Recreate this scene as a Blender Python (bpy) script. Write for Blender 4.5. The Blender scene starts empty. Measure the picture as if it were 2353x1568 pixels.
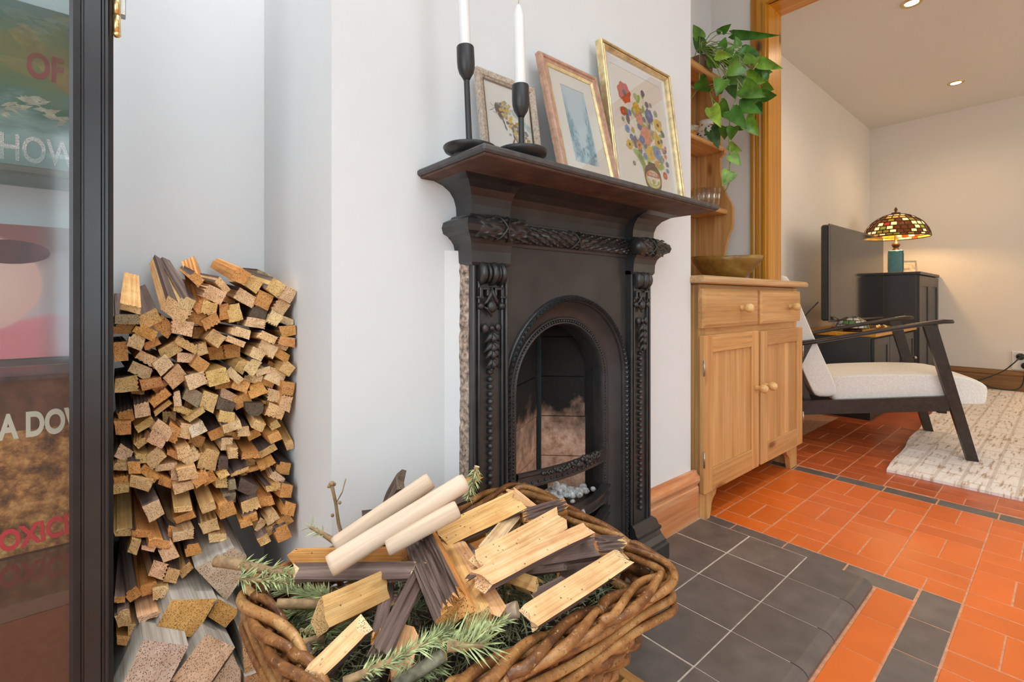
import bpy, bmesh, math, random
from mathutils import Vector, Matrix
R = random.Random(7)
C = bpy.context.scene.collection
SC = bpy.context.scene
PI = math.pi
rad = math.radians

# ---------------------------------------------------------------- camera, world, lights, exposure
FPX, YAW, HORIZON, EYE, CX = 1100.0, 0.7076, 690.0, 0.7318, 1176.5
cam_d = bpy.data.cameras.new('camera'); cam = bpy.data.objects.new('camera', cam_d); C.objects.link(cam)
cam.location = (0, 0, EYE); cam.rotation_euler = (PI / 2, 0, -YAW)
cam_d.sensor_fit = 'HORIZONTAL'; cam_d.sensor_width = 36; cam_d.lens = FPX / 2353 * 36
cam_d.shift_y = -(784 - HORIZON) / 2353; cam_d.clip_start = 0.02
SC.camera = cam
SC.view_settings.view_transform = 'Standard'; SC.view_settings.look = 'None'
SC.view_settings.gamma = 1; SC.view_settings.use_curve_mapping = False
SC.view_settings.exposure = 0.15
SC.cycles.transparent_max_bounces = 40
w = bpy.data.worlds.new('world'); SC.world = w; w.use_nodes = True
w.node_tree.nodes['Background'].inputs[0].default_value = (.9, .95, 1, 1)
w.node_tree.nodes['Background'].inputs[1].default_value = 0.3
def area(name, loc, rot, sx, sy, power, col):
    d = bpy.data.lights.new(name, 'AREA'); d.shape = 'RECTANGLE'; d.size = sx; d.size_y = sy; d.energy = power; d.color = col
    o = bpy.data.objects.new(name, d); o.location = loc; o.rotation_euler = rot; C.objects.link(o); return o
area('window_daylight', (0.42, -4.3, 1.25), (-PI / 2, 0, 0), 1.5, 2.1, 42, (.80, .93, 1))
area('added_side_fill', (-1.55, -.75, 1.3), (0, -PI / 2, 0), 1.7, 1.9, 31, (.80, .93, 1))  # added fill from the side, no window known there; lifts the chimney return
area('added_top_fill', (.05, -1.3, 2.47), (0, 0, 0), 1.6, 1.7, 26, (.80, .93, 1))  # added soft fill from above, no roof opening known
def fill_spot(x, y, power, size, soft, col=(1, .97, .92)):  # added unseen fill spots that brighten alcove, basket, cabinet and floor
    d = bpy.data.lights.new('fill_spot', 'SPOT'); d.energy = power; d.color = col; d.spot_size = rad(size); d.spot_blend = 1; d.shadow_soft_size = soft
    o = bpy.data.objects.new('fill_spot', d); o.location = (x, y, 2.49); C.objects.link(o)
fill_spot(.14, 1.02, 95, 150, .10, (.94, .97, 1))
fill_spot(.45, .05, 44, 62, .14); fill_spot(-.30, .30, 40, 60, .14); fill_spot(1.85, -.05, 100, 75, .14)
area('added_warm_fill_next_room', (4.1, -2.38, 1.3), (-PI / 2, 0, 0), 1.8, 1.6, 30, (1, .84, .64))  # added warm fill, coloured like the bulbs that light this room

# pixel of the 2353x1568 photograph -> point on a real plane
CA, SA = math.cos(YAW), math.sin(YAW)
def ray(u, v):
    r = (u - CX) / FPX
    return Vector((r * CA + SA, -r * SA + CA, (HORIZON - v) / FPX))
E0 = Vector((0, 0, EYE))
def atz(u, v, z): d = ray(u, v); return E0 + d * ((z - EYE) / d.z)
def atx(u, v, x): d = ray(u, v); return E0 + d * (x / d.x)
def aty(u, v, y): d = ray(u, v); return E0 + d * (y / d.y)
def atd(u, v, t): return E0 + ray(u, v) * t

# ---------------------------------------------------------------- objects
def tag(o, label=None, cat=None, group=None, kind=None):
    if label: o['label'] = label
    if cat: o['category'] = cat
    if group: o['group'] = group
    if kind: o['kind'] = kind
    return o
def thing(name, label, cat, loc=(0, 0, 0), group=None, kind=None):
    o = bpy.data.objects.new(name, None); o.location = loc; C.objects.link(o); o.empty_display_size = .05
    return tag(o, label, cat, group, kind)
def world_of(o):
    m = Matrix.Identity(4)
    while o is not None:
        m = o.matrix_basis @ m; o = o.parent
    return m
class MB:
    def __init__(s): s.v = []; s.f = []; s.m = []; s.sm = []
    def add(s, vs, fs, mi=0, smooth=False):
        b = len(s.v); s.v += [Vector(p) for p in vs]
        for k, f in enumerate(fs):
            s.f.append([b + i for i in f]); s.m.append(mi[k] if isinstance(mi, (list, tuple)) else mi); s.sm.append(smooth)
        return s
    def box(s, lo, hi, mi=0, bev=0.0, mat=None):
        x0, y0, z0 = lo; x1, y1, z1 = hi
        if bev <= 0:
            vs = [(x0, y0, z0), (x1, y0, z0), (x1, y1, z0), (x0, y1, z0), (x0, y0, z1), (x1, y0, z1), (x1, y1, z1), (x0, y1, z1)]
            fs = [(0, 3, 2, 1), (4, 5, 6, 7), (0, 1, 5, 4), (1, 2, 6, 5), (2, 3, 7, 6), (3, 0, 4, 7)]
        else:
            b = min(bev, (x1 - x0) * .45, (y1 - y0) * .45, (z1 - z0) * .45); vs = []; idx = {}
            for sx in (0, 1):
                for sy in (0, 1):
                    for sz in (0, 1):
                        X = (x0, x1)[sx]; Y = (y0, y1)[sy]; Z = (z0, z1)[sz]
                        ix = X + (b if sx == 0 else -b); iy = Y + (b if sy == 0 else -b); iz = Z + (b if sz == 0 else -b)
                        idx[sx, sy, sz] = len(vs); vs += [(X, iy, iz), (ix, Y, iz), (ix, iy, Z)]
            def V(a, k): return idx[a] + k
            fs = []
            for k in range(3):
                o = [i for i in range(3) if i != k]
                for sgn in (0, 1):
                    q = []
                    for a, c in ((0, 0), (1, 0), (1, 1), (0, 1)):
                        key = [0, 0, 0]; key[k] = sgn; key[o[0]] = a; key[o[1]] = c; q.append(V(tuple(key), k))
                    fs.append(q)
                for a in (0, 1):
                    for c in (0, 1):
                        k0 = [0, 0, 0]; k1 = [0, 0, 0]; k0[o[0]] = k1[o[0]] = a; k0[o[1]] = k1[o[1]] = c; k1[k] = 1
                        k0, k1 = tuple(k0), tuple(k1)
                        fs.append([V(k0, o[0]), V(k1, o[0]), V(k1, o[1]), V(k0, o[1])])
            for key in idx: fs.append([V(key, 0), V(key, 1), V(key, 2)])
        if mat is not None: vs = [mat @ Vector(p) for p in vs]
        return s.add(vs, fs, mi)
    def extrude(s, poly, d, mi_end=0, mi_side=1, mi_back=None, scale=1.0):
        """poly: world points of the front face; d: extrusion vector"""
        n = len(poly); d = Vector(d); c = sum((Vector(p) for p in poly), Vector()) / n
        back = [c + (Vector(p) - c) * scale + d for p in poly]
        fs = [list(range(n)), list(range(2 * n - 1, n - 1, -1))]; mi = [mi_end, mi_end if mi_back is None else mi_back]
        for i in range(n):
            j = (i + 1) % n; fs.append([i, n + i, n + j, j]); mi.append(mi_side[i] if isinstance(mi_side, (list, tuple)) else mi_side)
        return s.add(list(poly) + back, fs, mi)
    def tube(s, pts, r, n=8, mi=0, caps=True, mi_cap=None, smooth=True, closed=False):
        pts = [Vector(p) for p in pts]; k = len(pts); rr = r if isinstance(r, (list, tuple)) else [r] * k
        vs = []; prev = None
        for i, p in enumerate(pts):
            if closed: t = pts[(i + 1) % k] - pts[i - 1]
            else: t = pts[min(i + 1, k - 1)] - pts[max(i - 1, 0)]
            if t.length < 1e-9: t = Vector((0, 0, 1))
            t.normalize()
            if prev is None:
                a = Vector((0, 0, 1)) if abs(t.z) < .9 else Vector((1, 0, 0)); u = t.cross(a).normalized()
            else:
                u = prev - t * prev.dot(t)
                u = u.normalized() if u.length > 1e-6 else t.orthogonal().normalized()
            prev = u; q = t.cross(u)
            vs += [p + (u * math.cos(2 * PI * j / n) + q * math.sin(2 * PI * j / n)) * rr[i] for j in range(n)]
        fs = []
        for i in range(k if closed else k - 1):
            a = i * n; b = ((i + 1) % k) * n
            fs += [[a + j, a + (j + 1) % n, b + (j + 1) % n, b + j] for j in range(n)]
        s.add(vs, fs, mi, smooth)
        if caps and not closed:
            b = len(s.v) - k * n
            for f in ([b + j for j in range(n - 1, -1, -1)], [b + (k - 1) * n + j for j in range(n)]):
                s.f.append(f); s.m.append(mi if mi_cap is None else mi_cap); s.sm.append(False)
        return s
    def lathe(s, prof, c, n=20, mi=0, smooth=True, axis=None, arc=None):
        """prof: [(r, h)] around an axis through c (default Z)"""
        c = Vector(c); ax = Vector(axis).normalized() if axis else Vector((0, 0, 1))
        u = ax.orthogonal().normalized(); q = ax.cross(u); vs = []
        for r, h in prof: vs += [c + ax * h + (u * math.cos(2 * PI * j / n) + q * math.sin(2 * PI * j / n)) * r for j in range(n)]
        fs = []
        for i in range(len(prof) - 1):
            fs += [[i * n + j, i * n + (j + 1) % n, (i + 1) * n + (j + 1) % n, (i + 1) * n + j] for j in range(n)]
        s.add(vs, fs, mi, smooth)
        b = len(s.v) - len(prof) * n
        for k, rev in ((0, True), (len(prof) - 1, False)):
            if prof[k][0] > 1e-6:
                f = [b + k * n + j for j in range(n)]; s.f.append(f[::-1] if rev else f); s.m.append(mi); s.sm.append(False)
        return s
    def ball(s, c, r, mi=0, seg=8, rings=5, sc=(1, 1, 1)):
        c = Vector(c); vs = [c + Vector((0, 0, -r * sc[2]))]; fs = []
        for i in range(1, rings):
            a = PI * i / rings
            vs += [c + Vector((r * sc[0] * math.sin(a) * math.cos(2 * PI * j / seg), r * sc[1] * math.sin(a) * math.sin(2 * PI * j / seg), -r * sc[2] * math.cos(a))) for j in range(seg)]
        vs.append(c + Vector((0, 0, r * sc[2]))); top = len(vs) - 1
        for j in range(seg):
            fs.append([0, 1 + (j + 1) % seg, 1 + j]); fs.append([top, top - seg + j, top - seg + (j + 1) % seg])
        for i in range(rings - 2):
            fs += [[1 + i * seg + j, 1 + i * seg + (j + 1) % seg, 1 + (i + 1) * seg + (j + 1) % seg, 1 + (i + 1) * seg + j] for j in range(seg)]
        return s.add(vs, fs, mi, True)
    def sweep(s, prof, path, mi=0, smooth=False, closed=False):
        """prof: list of (a, b) ; path: list of (point, A axis, B axis)"""
        n = len(prof); vs = []
        for p, A, B in path: vs += [Vector(p) + Vector(A) * a + Vector(B) * b for a, b in prof]
        fs = []; k = len(path)
        for i in range(k if closed else k - 1):
            a0 = i * n; b0 = ((i + 1) % k) * n
            fs += [[a0 + j, a0 + (j + 1) % n, b0 + (j + 1) % n, b0 + j] for j in range(n)]
        s.add(vs, fs, mi, smooth)
        if not closed:
            b = len(s.v) - k * n
            s.f += [[b + j for j in range(n - 1, -1, -1)], [b + (k - 1) * n + j for j in range(n)]]; s.m += [mi, mi]; s.sm += [False, False]
        return s
    def build(s, name, mats, parent=None, xdir=None, origin=None, fix=True):
        me = bpy.data.meshes.new(name)
        if parent is not None and xdir is None and origin is None:
            M = world_of(parent).inverted(); vs = [M @ p for p in s.v]; mw = None
        else:
            if origin is None:
                xs = [p.x for p in s.v]; ys = [p.y for p in s.v]; zs = [p.z for p in s.v]
                origin = Vector(((min(xs) + max(xs)) / 2, (min(ys) + max(ys)) / 2, min(zs)))
            T = Matrix.Translation(origin)
            if xdir is not None:
                x = Vector(xdir).normalized(); up = Vector((0, 0, 1)) if abs(x.z) < .95 else Vector((1, 0, 0))
                y = up.cross(x).normalized(); z = x.cross(y)
                T = T @ Matrix((x, y, z)).transposed().to_4x4()
            inv = T.inverted(); vs = [inv @ p for p in s.v]; mw = T
        me.from_pydata([tuple(p) for p in vs], [], s.f)
        for m in (mats if isinstance(mats, (list, tuple)) else [mats]): me.materials.append(m)
        me.polygons.foreach_set('material_index', s.m); me.polygons.foreach_set('use_smooth', s.sm)
        if fix:
            bm = bmesh.new(); bm.from_mesh(me); bmesh.ops.recalc_face_normals(bm, faces=bm.faces); bm.to_mesh(me); bm.free()
        me.update()
        o = bpy.data.objects.new(name, me); C.objects.link(o)
        if mw is not None:
            o.matrix_basis = mw if parent is None else world_of(parent).inverted() @ mw
        if parent is not None: o.parent = parent
        return o
def copy_tree(o, parent=None):
    c = o.copy(); C.objects.link(c); c.parent = parent
    for ch in list(o.children): copy_tree(ch, c)
    return c
def struct(o): o['kind'] = 'structure'; return o
def box(name, lo, hi, m, parent=None, bev=0.0): return MB().box(lo, hi, 0, bev).build(name, m, parent)

# ---------------------------------------------------------------- materials
def ramp(nt, fac, stops):
    r = nt.nodes.new('ShaderNodeValToRGB'); nt.links.new(fac, r.inputs[0]); e = r.color_ramp.elements
    while len(e) > 1: e.remove(e[-1])
    e[0].position = stops[0][0]; e[0].color = (*stops[0][1], 1)
    for p, c in stops[1:]:
        x = e.new(p); x.color = (*c, 1)
    return r.outputs[0]
def mth(nt, op, a, b=None, c=None):
    n = nt.nodes.new('ShaderNodeMath'); n.operation = op
    for i, x in enumerate((a, b, c)):
        if x is None: continue
        if isinstance(x, (int, float)): n.inputs[i].default_value = x
        else: nt.links.new(x, n.inputs[i])
    return n.outputs[0]
def mix(nt, fac, a, b, mode='MIX'):
    n = nt.nodes.new('ShaderNodeMix'); n.data_type = 'RGBA'; n.blend_type = mode
    for i, x in ((0, fac), (6, a), (7, b)):
        if isinstance(x, (int, float)): n.inputs[i].default_value = x
        elif isinstance(x, tuple): n.inputs[i].default_value = (*x, 1)
        else: nt.links.new(x, n.inputs[i])
    return n.outputs[2]
def new_mat(name):
    m = bpy.data.materials.new(name); m.use_nodes = True; nt = m.node_tree
    return m, nt, nt.nodes['Principled BSDF']
def coords(nt, scale=(1, 1, 1), rnd=True, kind='Object'):
    tc = nt.nodes.new('ShaderNodeTexCoord'); mp = nt.nodes.new('ShaderNodeMapping'); mp.inputs['Scale'].default_value = scale
    nt.links.new(tc.outputs[kind], mp.inputs[0])
    if rnd:
        oi = nt.nodes.new('ShaderNodeObjectInfo'); k = mth(nt, 'MULTIPLY', oi.outputs['Random'], 37.0)
        cb = nt.nodes.new('ShaderNodeCombineXYZ')
        for i in range(3): nt.links.new(k, cb.inputs[i])
        nt.links.new(cb.outputs[0], mp.inputs['Location'])
    return mp.outputs[0]
def noise(nt, vec, scale, detail=3, rough=.55, dist=0.0):
    n = nt.nodes.new('ShaderNodeTexNoise'); nt.links.new(vec, n.inputs['Vector'])
    n.inputs['Scale'].default_value = scale; n.inputs['Detail'].default_value = detail; n.inputs['Roughness'].default_value = rough
    n.inputs['Distortion'].default_value = dist
    return n.outputs[0]
def bump(nt, b, h, strength=.3, dist=.002):
    n = nt.nodes.new('ShaderNodeBump'); n.inputs['Strength'].default_value = strength; n.inputs['Distance'].default_value = dist
    nt.links.new(h, n.inputs['Height']); nt.links.new(n.outputs[0], b.inputs['Normal'])
def plain(name, col, rough=.5, metal=0.0, spec=.5, var=.08, nscale=8, bmp=0.0, bscale=60, objcol=False, rndv=0.0):
    m, nt, b = new_mat(name); v = coords(nt)
    f = noise(nt, v, nscale, 4)
    lo = tuple(max(0, c * (1 - var)) for c in col); hi = tuple(min(1, c * (1 + var)) for c in col)
    out = ramp(nt, f, [(.3, lo), (.7, hi)])
    if rndv:
        oi = nt.nodes.new('ShaderNodeObjectInfo'); k = mth(nt, 'MULTIPLY_ADD', oi.outputs['Random'], 2 * rndv, 1 - rndv)
        cb = nt.nodes.new('ShaderNodeCombineXYZ')
        for i in range(3): nt.links.new(k, cb.inputs[i])
        out = mix(nt, 1.0, out, cb.outputs[0], 'MULTIPLY')
    if objcol:
        oi = nt.nodes.new('ShaderNodeObjectInfo'); out = mix(nt, 1.0, out, oi.outputs['Color'], 'MULTIPLY')
    nt.links.new(out, b.inputs['Base Color']); b.inputs['Roughness'].default_value = rough; b.inputs['Metallic'].default_value = metal
    b.inputs['Specular IOR Level'].default_value = spec
    if bmp: bump(nt, b, noise(nt, v, bscale, 4), bmp)
    return m
def wood(name, c0, c1, c2, axis=0, rough=.5, along=1.2, across=26, knots=0.0, kcol=(.12, .05, .02), bmp=.15, objcol=False, spec=.35, rndv=.12):
    """grain runs along the object's own axis; colours belong to the wood"""
    m, nt, b = new_mat(name); sc = [across] * 3; sc[axis] = along
    v = coords(nt, tuple(sc)); f = noise(nt, v, 1.0, 5, .6, .9)
    out = ramp(nt, f, [(.30, c0), (.5, c1), (.70, c2)])
    sc2 = [across * 5] * 3; sc2[axis] = along * 2.5
    f2 = noise(nt, coords(nt, tuple(sc2)), 1.0, 3)
    out = mix(nt, .5, out, ramp(nt, f2, [(.35, (.62, .6, .56)), (.55, (1, 1, 1))]), 'MULTIPLY')
    if knots:
        sk = [9, 9, 9]; sk[axis] = 3.2
        vo = nt.nodes.new('ShaderNodeTexVoronoi'); nt.links.new(coords(nt, tuple(sk)), vo.inputs['Vector']); vo.inputs['Scale'].default_value = knots
        k = ramp(nt, vo.outputs['Distance'], [(.05, (1, 1, 1)), (.13, (0, 0, 0))])
        out = mix(nt, k, out, kcol)
    if rndv:
        oi = nt.nodes.new('ShaderNodeObjectInfo'); k = mth(nt, 'MULTIPLY_ADD', oi.outputs['Random'], 2 * rndv, 1 - rndv)
        cb = nt.nodes.new('ShaderNodeCombineXYZ')
        for i in range(3): nt.links.new(k, cb.inputs[i])
        out = mix(nt, 1.0, out, cb.outputs[0], 'MULTIPLY')
    if objcol:
        oi = nt.nodes.new('ShaderNodeObjectInfo'); out = mix(nt, 1.0, out, oi.outputs['Color'], 'MULTIPLY')
        vo = nt.nodes.new('ShaderNodeTexVoronoi'); nt.links.new(coords(nt), vo.inputs['Vector']); vo.inputs['Scale'].default_value = 150
        k = mth(nt, 'MULTIPLY', ramp(nt, vo.outputs['Distance'], [(.12, (1, 1, 1)), (.2, (0, 0, 0))]), ramp(nt, noise(nt, coords(nt), 60, 2), [(.5, (0, 0, 0)), (.6, (1, 1, 1))]))
        out = mix(nt, mth(nt, 'MULTIPLY', k, .8), out, (.05, .025, .012))
        out = mix(nt, .55, out, ramp(nt, noise(nt, coords(nt), 30, 4), [(.35, (.72, .55, .38)), (.6, (1, 1, 1))]), 'MULTIPLY')
    nt.links.new(out, b.inputs['Base Color']); b.inputs['Roughness'].default_value = rough; b.inputs['Specular IOR Level'].default_value = spec
    if bmp: bump(nt, b, f2, bmp, .0015)
    return m
def sawn(name, speck=.75, scale=330):
    """rough-sawn end grain: the stick's own colour with torn dark pores and faint rings"""
    m, nt, b = new_mat(name); v = coords(nt)
    vo = nt.nodes.new('ShaderNodeTexVoronoi'); nt.links.new(coords(nt, (1, 1.25, .8)), vo.inputs['Vector']); vo.inputs['Scale'].default_value = scale
    dots = ramp(nt, vo.outputs['Distance'], [(.18, (1, 1, 1)), (.34, (0, 0, 0))])
    gate = ramp(nt, noise(nt, v, 120, 2), [(.36, (0, 0, 0)), (.50, (1, 1, 1))])
    k = mth(nt, 'MULTIPLY', mth(nt, 'MULTIPLY', dots, gate), speck)
    oi = nt.nodes.new('ShaderNodeObjectInfo')
    tone = ramp(nt, noise(nt, v, 45, 4), [(.3, (.74, .68, .60)), (.7, (1.0, 1.0, 1.0))])
    base = mix(nt, 1.0, oi.outputs['Color'], tone, 'MULTIPLY')
    base = mix(nt, k, base, (.035, .017, .008))
    nt.links.new(base, b.inputs['Base Color']); b.inputs['Roughness'].default_value = .85; b.inputs['Specular IOR Level'].default_value = .15
    h = mth(nt, 'MULTIPLY_ADD', dots, -1.0, noise(nt, v, 240, 3)); bump(nt, b, h, .8, .0018)
    return m
def emit(name, col, strength):
    m, nt, b = new_mat(name); b.inputs['Base Color'].default_value = (*col, 1)
    b.inputs['Emission Color'].default_value = (*col, 1); b.inputs['Emission Strength'].default_value = strength; return m
def glass(name, tint=(1, 1, 1), refl=.05, rough=0.0, gain=.7):
    """thin clear pane: mostly see-through with a mirror-like sheen"""
    m, nt, b = new_mat(name); nt.nodes.remove(b)
    t = nt.nodes.new('ShaderNodeBsdfTransparent'); t.inputs[0].default_value = (*tint, 1)
    g = nt.nodes.new('ShaderNodeBsdfGlossy'); g.inputs['Roughness'].default_value = rough
    fr = nt.nodes.new('ShaderNodeFresnel'); fr.inputs[0].default_value = 1.45
    k = mth(nt, 'MULTIPLY_ADD', fr.outputs[0], gain, refl - .04 * gain)
    ms = nt.nodes.new('ShaderNodeMixShader'); nt.links.new(k, ms.inputs[0]); nt.links.new(t.outputs[0], ms.inputs[1]); nt.links.new(g.outputs[0], ms.inputs[2])
    nt.links.new(ms.outputs[0], nt.nodes['Material Output'].inputs[0]); return m

M = {}
M['wall'] = plain('white_wall_paint', (.785, .80, .805), .75, var=.02, nscale=3, bmp=.12, bscale=45, spec=.2)
M['wall_cream'] = plain('cream_wall_paint', (.78, .745, .70), .75, var=.02, nscale=2, bmp=.06, bscale=40, spec=.2)
M['ceil'] = plain('ceiling_paint', (.78, .75, .71), .8, var=.01, nscale=2, bmp=.05, spec=.2)
M['plaster'] = plain('broken_plaster', (.36, .27, .21), .9, var=.75, nscale=120, bmp=.8, bscale=160)
M['iron'] = plain('blacked_cast_iron', (.030, .029, .029), .34, var=.3, nscale=30, bmp=.12, bscale=220, spec=.6)
M['iron_panel'] = plain('blacked_iron_panel', (.040, .034, .032), .5, var=.3, nscale=12, bmp=.08, bscale=200, spec=.5)
M['iron_floor_bounce'] = plain('painted_bounce_underside', (.11, .06, .042), .7, var=.4, nscale=25, bmp=.25, bscale=150)  # brown light bounced off the floor, painted into the shelf's underside
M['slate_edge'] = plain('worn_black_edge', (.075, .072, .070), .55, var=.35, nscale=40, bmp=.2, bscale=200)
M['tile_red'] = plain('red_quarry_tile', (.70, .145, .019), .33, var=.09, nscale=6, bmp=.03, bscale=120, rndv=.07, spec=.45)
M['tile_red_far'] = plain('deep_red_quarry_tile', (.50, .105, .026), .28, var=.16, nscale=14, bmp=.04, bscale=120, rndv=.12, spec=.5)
M['tile_black'] = plain('black_quarry_tile', (.135, .112, .100), .36, var=.22, nscale=18, bmp=.05, bscale=150, rndv=.08, spec=.45)
M['grout'] = plain('pale_grout', (.60, .50, .42), .9, var=.2, nscale=60)
M['grout_red'] = plain('reddish_grout', (.62, .30, .17), .9, var=.2, nscale=60)
for i, a in enumerate('xyz'):
    M['pine_' + a] = wood('pine_along_' + a, (.50, .235, .075), (.62, .33, .12), (.72, .42, .18), i, .42, 1.1, 20, .8, (.25, .10, .03))
    M['frame_' + a] = wood('orange_pine_along_' + a, (.52, .205, .014), (.62, .27, .020), (.70, .345, .04), i, .3, 1.0, 22, .9, (.13, .045, .01), spec=.5)
M['pine_worn'] = wood('worn_pine_top', (.52, .29, .12), (.66, .40, .19), (.76, .52, .30), 0, .55, 1.1, 20, .7, (.3, .13, .05))
M['skirt'] = wood('stripped_red_pine', (.44, .14, .05), (.62, .25, .10), (.74, .42, .24), 0, .5, 1.4, 14, .9, (.13, .04, .02))
M['skirt_far'] = wood('brown_skirting', (.22, .11, .04), (.30, .16, .06), (.36, .2, .08), 1, .45, 1.4, 14)
M['knob'] = wood('turned_pine_knob', (.62, .36, .13), (.74, .47, .19), (.80, .55, .26), 1, .3, 4, 40, spec=.5)
M['end'] = sawn('sawn_kindling_end', .85, 560)
M['side'] = wood('split_kindling_side', (.66, .56, .44), (.88, .82, .72), (1, .98, .95), 0, .75, 3, 130, bmp=.35, objcol=True, spec=.2, rndv=.1)
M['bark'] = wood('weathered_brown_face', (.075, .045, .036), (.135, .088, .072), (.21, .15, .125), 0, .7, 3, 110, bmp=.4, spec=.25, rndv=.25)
M['grey_side'] = wood('grey_weathered_face', (.30, .26, .21), (.42, .37, .31), (.55, .50, .44), 0, .8, 3, 60, bmp=.3, spec=.2)
M['sawn_big'] = sawn('sawn_timber_end', .75, 400)
m, nt, b_ = new_mat('brown_willow'); M['willow'] = m; v = coords(nt)
oi = nt.nodes.new('ShaderNodeObjectInfo'); k = mth(nt, 'MULTIPLY_ADD', oi.outputs['Random'], .30, -.15)
c_ = ramp(nt, mth(nt, 'ADD', noise(nt, v, 26, 5, .65), k), [(.28, (.075, .026, .010)), (.46, (.22, .085, .024)), (.60, (.36, .165, .05)), (.78, (.52, .29, .11))])
fl = ramp(nt, noise(nt, v, 190, 4, .7), [(.60, (0, 0, 0)), (.68, (1, 1, 1))])
c_ = mix(nt, mth(nt, 'MULTIPLY', fl, .55), c_, (.74, .50, .26)); c_ = mix(nt, ramp(nt, noise(nt, v, 330, 3), [(.30, (.7, .7, .7)), (.42, (0, 0, 0))]), c_, (.05, .018, .008))
nt.links.new(c_, b_.inputs['Base Color']); b_.inputs['Roughness'].default_value = .36; bump(nt, b_, noise(nt, v, 210, 4), .3)
M['peeled'] = wood('peeled_pole', (.60, .43, .30), (.70, .53, .39), (.77, .62, .48), 0, .6, 2, 22, .35, (.25, .15, .09), bmp=.12, rndv=.05)
M['peeled_end'] = plain('peeled_pole_end', (.70, .50, .32), .85, var=.25, nscale=160, bmp=.5, bscale=260)
M['twig'] = plain('twig_bark', (.30, .19, .09), .75, var=.4, nscale=90, bmp=.5, bscale=200)
M['twig_grey'] = plain('lichened_twig_bark', (.23, .21, .14), .8, var=.45, nscale=110, bmp=.5, bscale=180)
M['twig_cut'] = plain('cut_twig_end', (.72, .58, .34), .8, var=.15, nscale=200)
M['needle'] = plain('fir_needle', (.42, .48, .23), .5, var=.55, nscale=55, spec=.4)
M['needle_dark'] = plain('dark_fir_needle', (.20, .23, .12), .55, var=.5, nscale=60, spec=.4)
M['black'] = plain('black_lacquer', (.020, .019, .020), .28, var=.2, nscale=20, bmp=.04, bscale=90, spec=.55)
M['black_satin'] = plain('satin_black', (.025, .025, .026), .42, var=.15, nscale=20)
M['brass'] = plain('brass', (.75, .55, .25), .3, 1.0, var=.15, nscale=40)
M['steel'] = plain('dull_steel', (.45, .43, .40), .4, 1.0, var=.2, nscale=40)
M['pane'] = glass('clear_pane')
M['picture_glass'] = glass('picture_glass', refl=.03, gain=.4)
M['shelf_glass'] = glass('glass_shelf', (.90, .97, .95), .05, gain=.25)
M['tumbler'] = glass('tumbler_glass', (.995, .995, .99), .04, gain=.4)
M['wax'] = plain('white_wax', (.86, .86, .85), .45, var=.02, nscale=10)
M['leaf'] = plain('pothos_leaf', (.10, .25, .028), .33, var=.5, nscale=22, objcol=True, spec=.5)
M['stem'] = plain('pothos_stem', (.30, .40, .09), .5, var=.3, nscale=40)
M['bowl'] = wood('waxed_bowl', (.20, .10, .018), (.30, .16, .03), (.40, .24, .06), 0, .32, 3, 14, .6, (.12, .05, .01), spec=.5)
M['dark_wood'] = wood('dark_stained_beech', (.022, .015, .011), (.034, .024, .018), (.05, .036, .027), 0, .32, 2, 40, spec=.5)
M['linen'] = plain('oatmeal_linen', (.89, .86, .80), .9, var=.09, nscale=160, bmp=.35, bscale=420, spec=.15)
M['tv_screen'] = plain('dark_screen', (.012, .011, .011), .10, var=.05, nscale=5, spec=.9)
M['grey_paint'] = plain('charcoal_paint', (.045, .045, .047), .42, var=.1, nscale=20)
M['teal'] = plain('teal_glaze', (.0, .105, .115), .15, var=.2, nscale=30, spec=.7)
M['bronze'] = plain('dark_bronze', (.10, .05, .025), .35, .7, var=.3, nscale=40)
M['white'] = plain('white_card', (.80, .79, .76), .7, var=.03, nscale=10)
M['white_plastic'] = plain('white_plastic', (.82, .82, .81), .35, var=.02)
M['ash'] = plain('pale_ash', (.62, .62, .62), .95, var=.6, nscale=90, bmp=.8, bscale=160)

# ---------------------------------------------------------------- room shell
def shell(name, boxes, m):
    b = MB()
    for lo, hi in boxes: b.box(lo, hi)
    return struct(b.build(name, m))
WY, AY, XL, XR = .805, 1.245, .2913, 1.453
shell('wall_front', [((XL, WY, 0), (.64, 1.6, 2.5)), ((1.06, WY, 0), (XR, 1.6, 2.5)), ((.64, WY, .72), (1.06, 1.6, 2.5)), ((.64, 1.1, 0), (1.06, 1.6, .72))], M['wall'])
shell('wall_back', [((-1.7, AY, 0), (XL + .05, 1.4, 2.5))], M['wall'])
shell('wall_alcove', [((XR - .05, AY, 0), (2.5, 1.4, 2.5))], M['wall'])
shell('wall_left', [((-1.7, -4.5, 0), (-1.6, 1.4, 2.5))], M['wall'])
shell('wall_rear', [((-1.7, -4.5, 0), (2.6, -4.35, 2.5)), ((2.6, -2.6, 0), (5.7, -2.42, 2.5))], M['wall'])
shell('wall_right', [((2.455, .965, 0), (2.60, 1.3, 2.5)), ((2.455, -1.0, 2.175), (2.60, .97, 2.5)), ((2.455, -4.5, 0), (2.60, -1.0, 2.5))], M['wall_cream'])
shell('wall_next_room', [((2.5, AY, 0), (5.7, 1.4, 2.5))], M['wall_cream'])
shell('wall_end', [((5.53, -2.5, 0), (5.7, 1.4, 2.5))], M['wall_cream'])
shell('ceiling', [((-1.7, -4.5, 2.5), (2.5, 1.6, 2.6))], M['ceil'])
shell('ceiling_next_room', [((2.5, -2.6, 2.35), (5.7, 1.4, 2.5))], M['ceil'])

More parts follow.
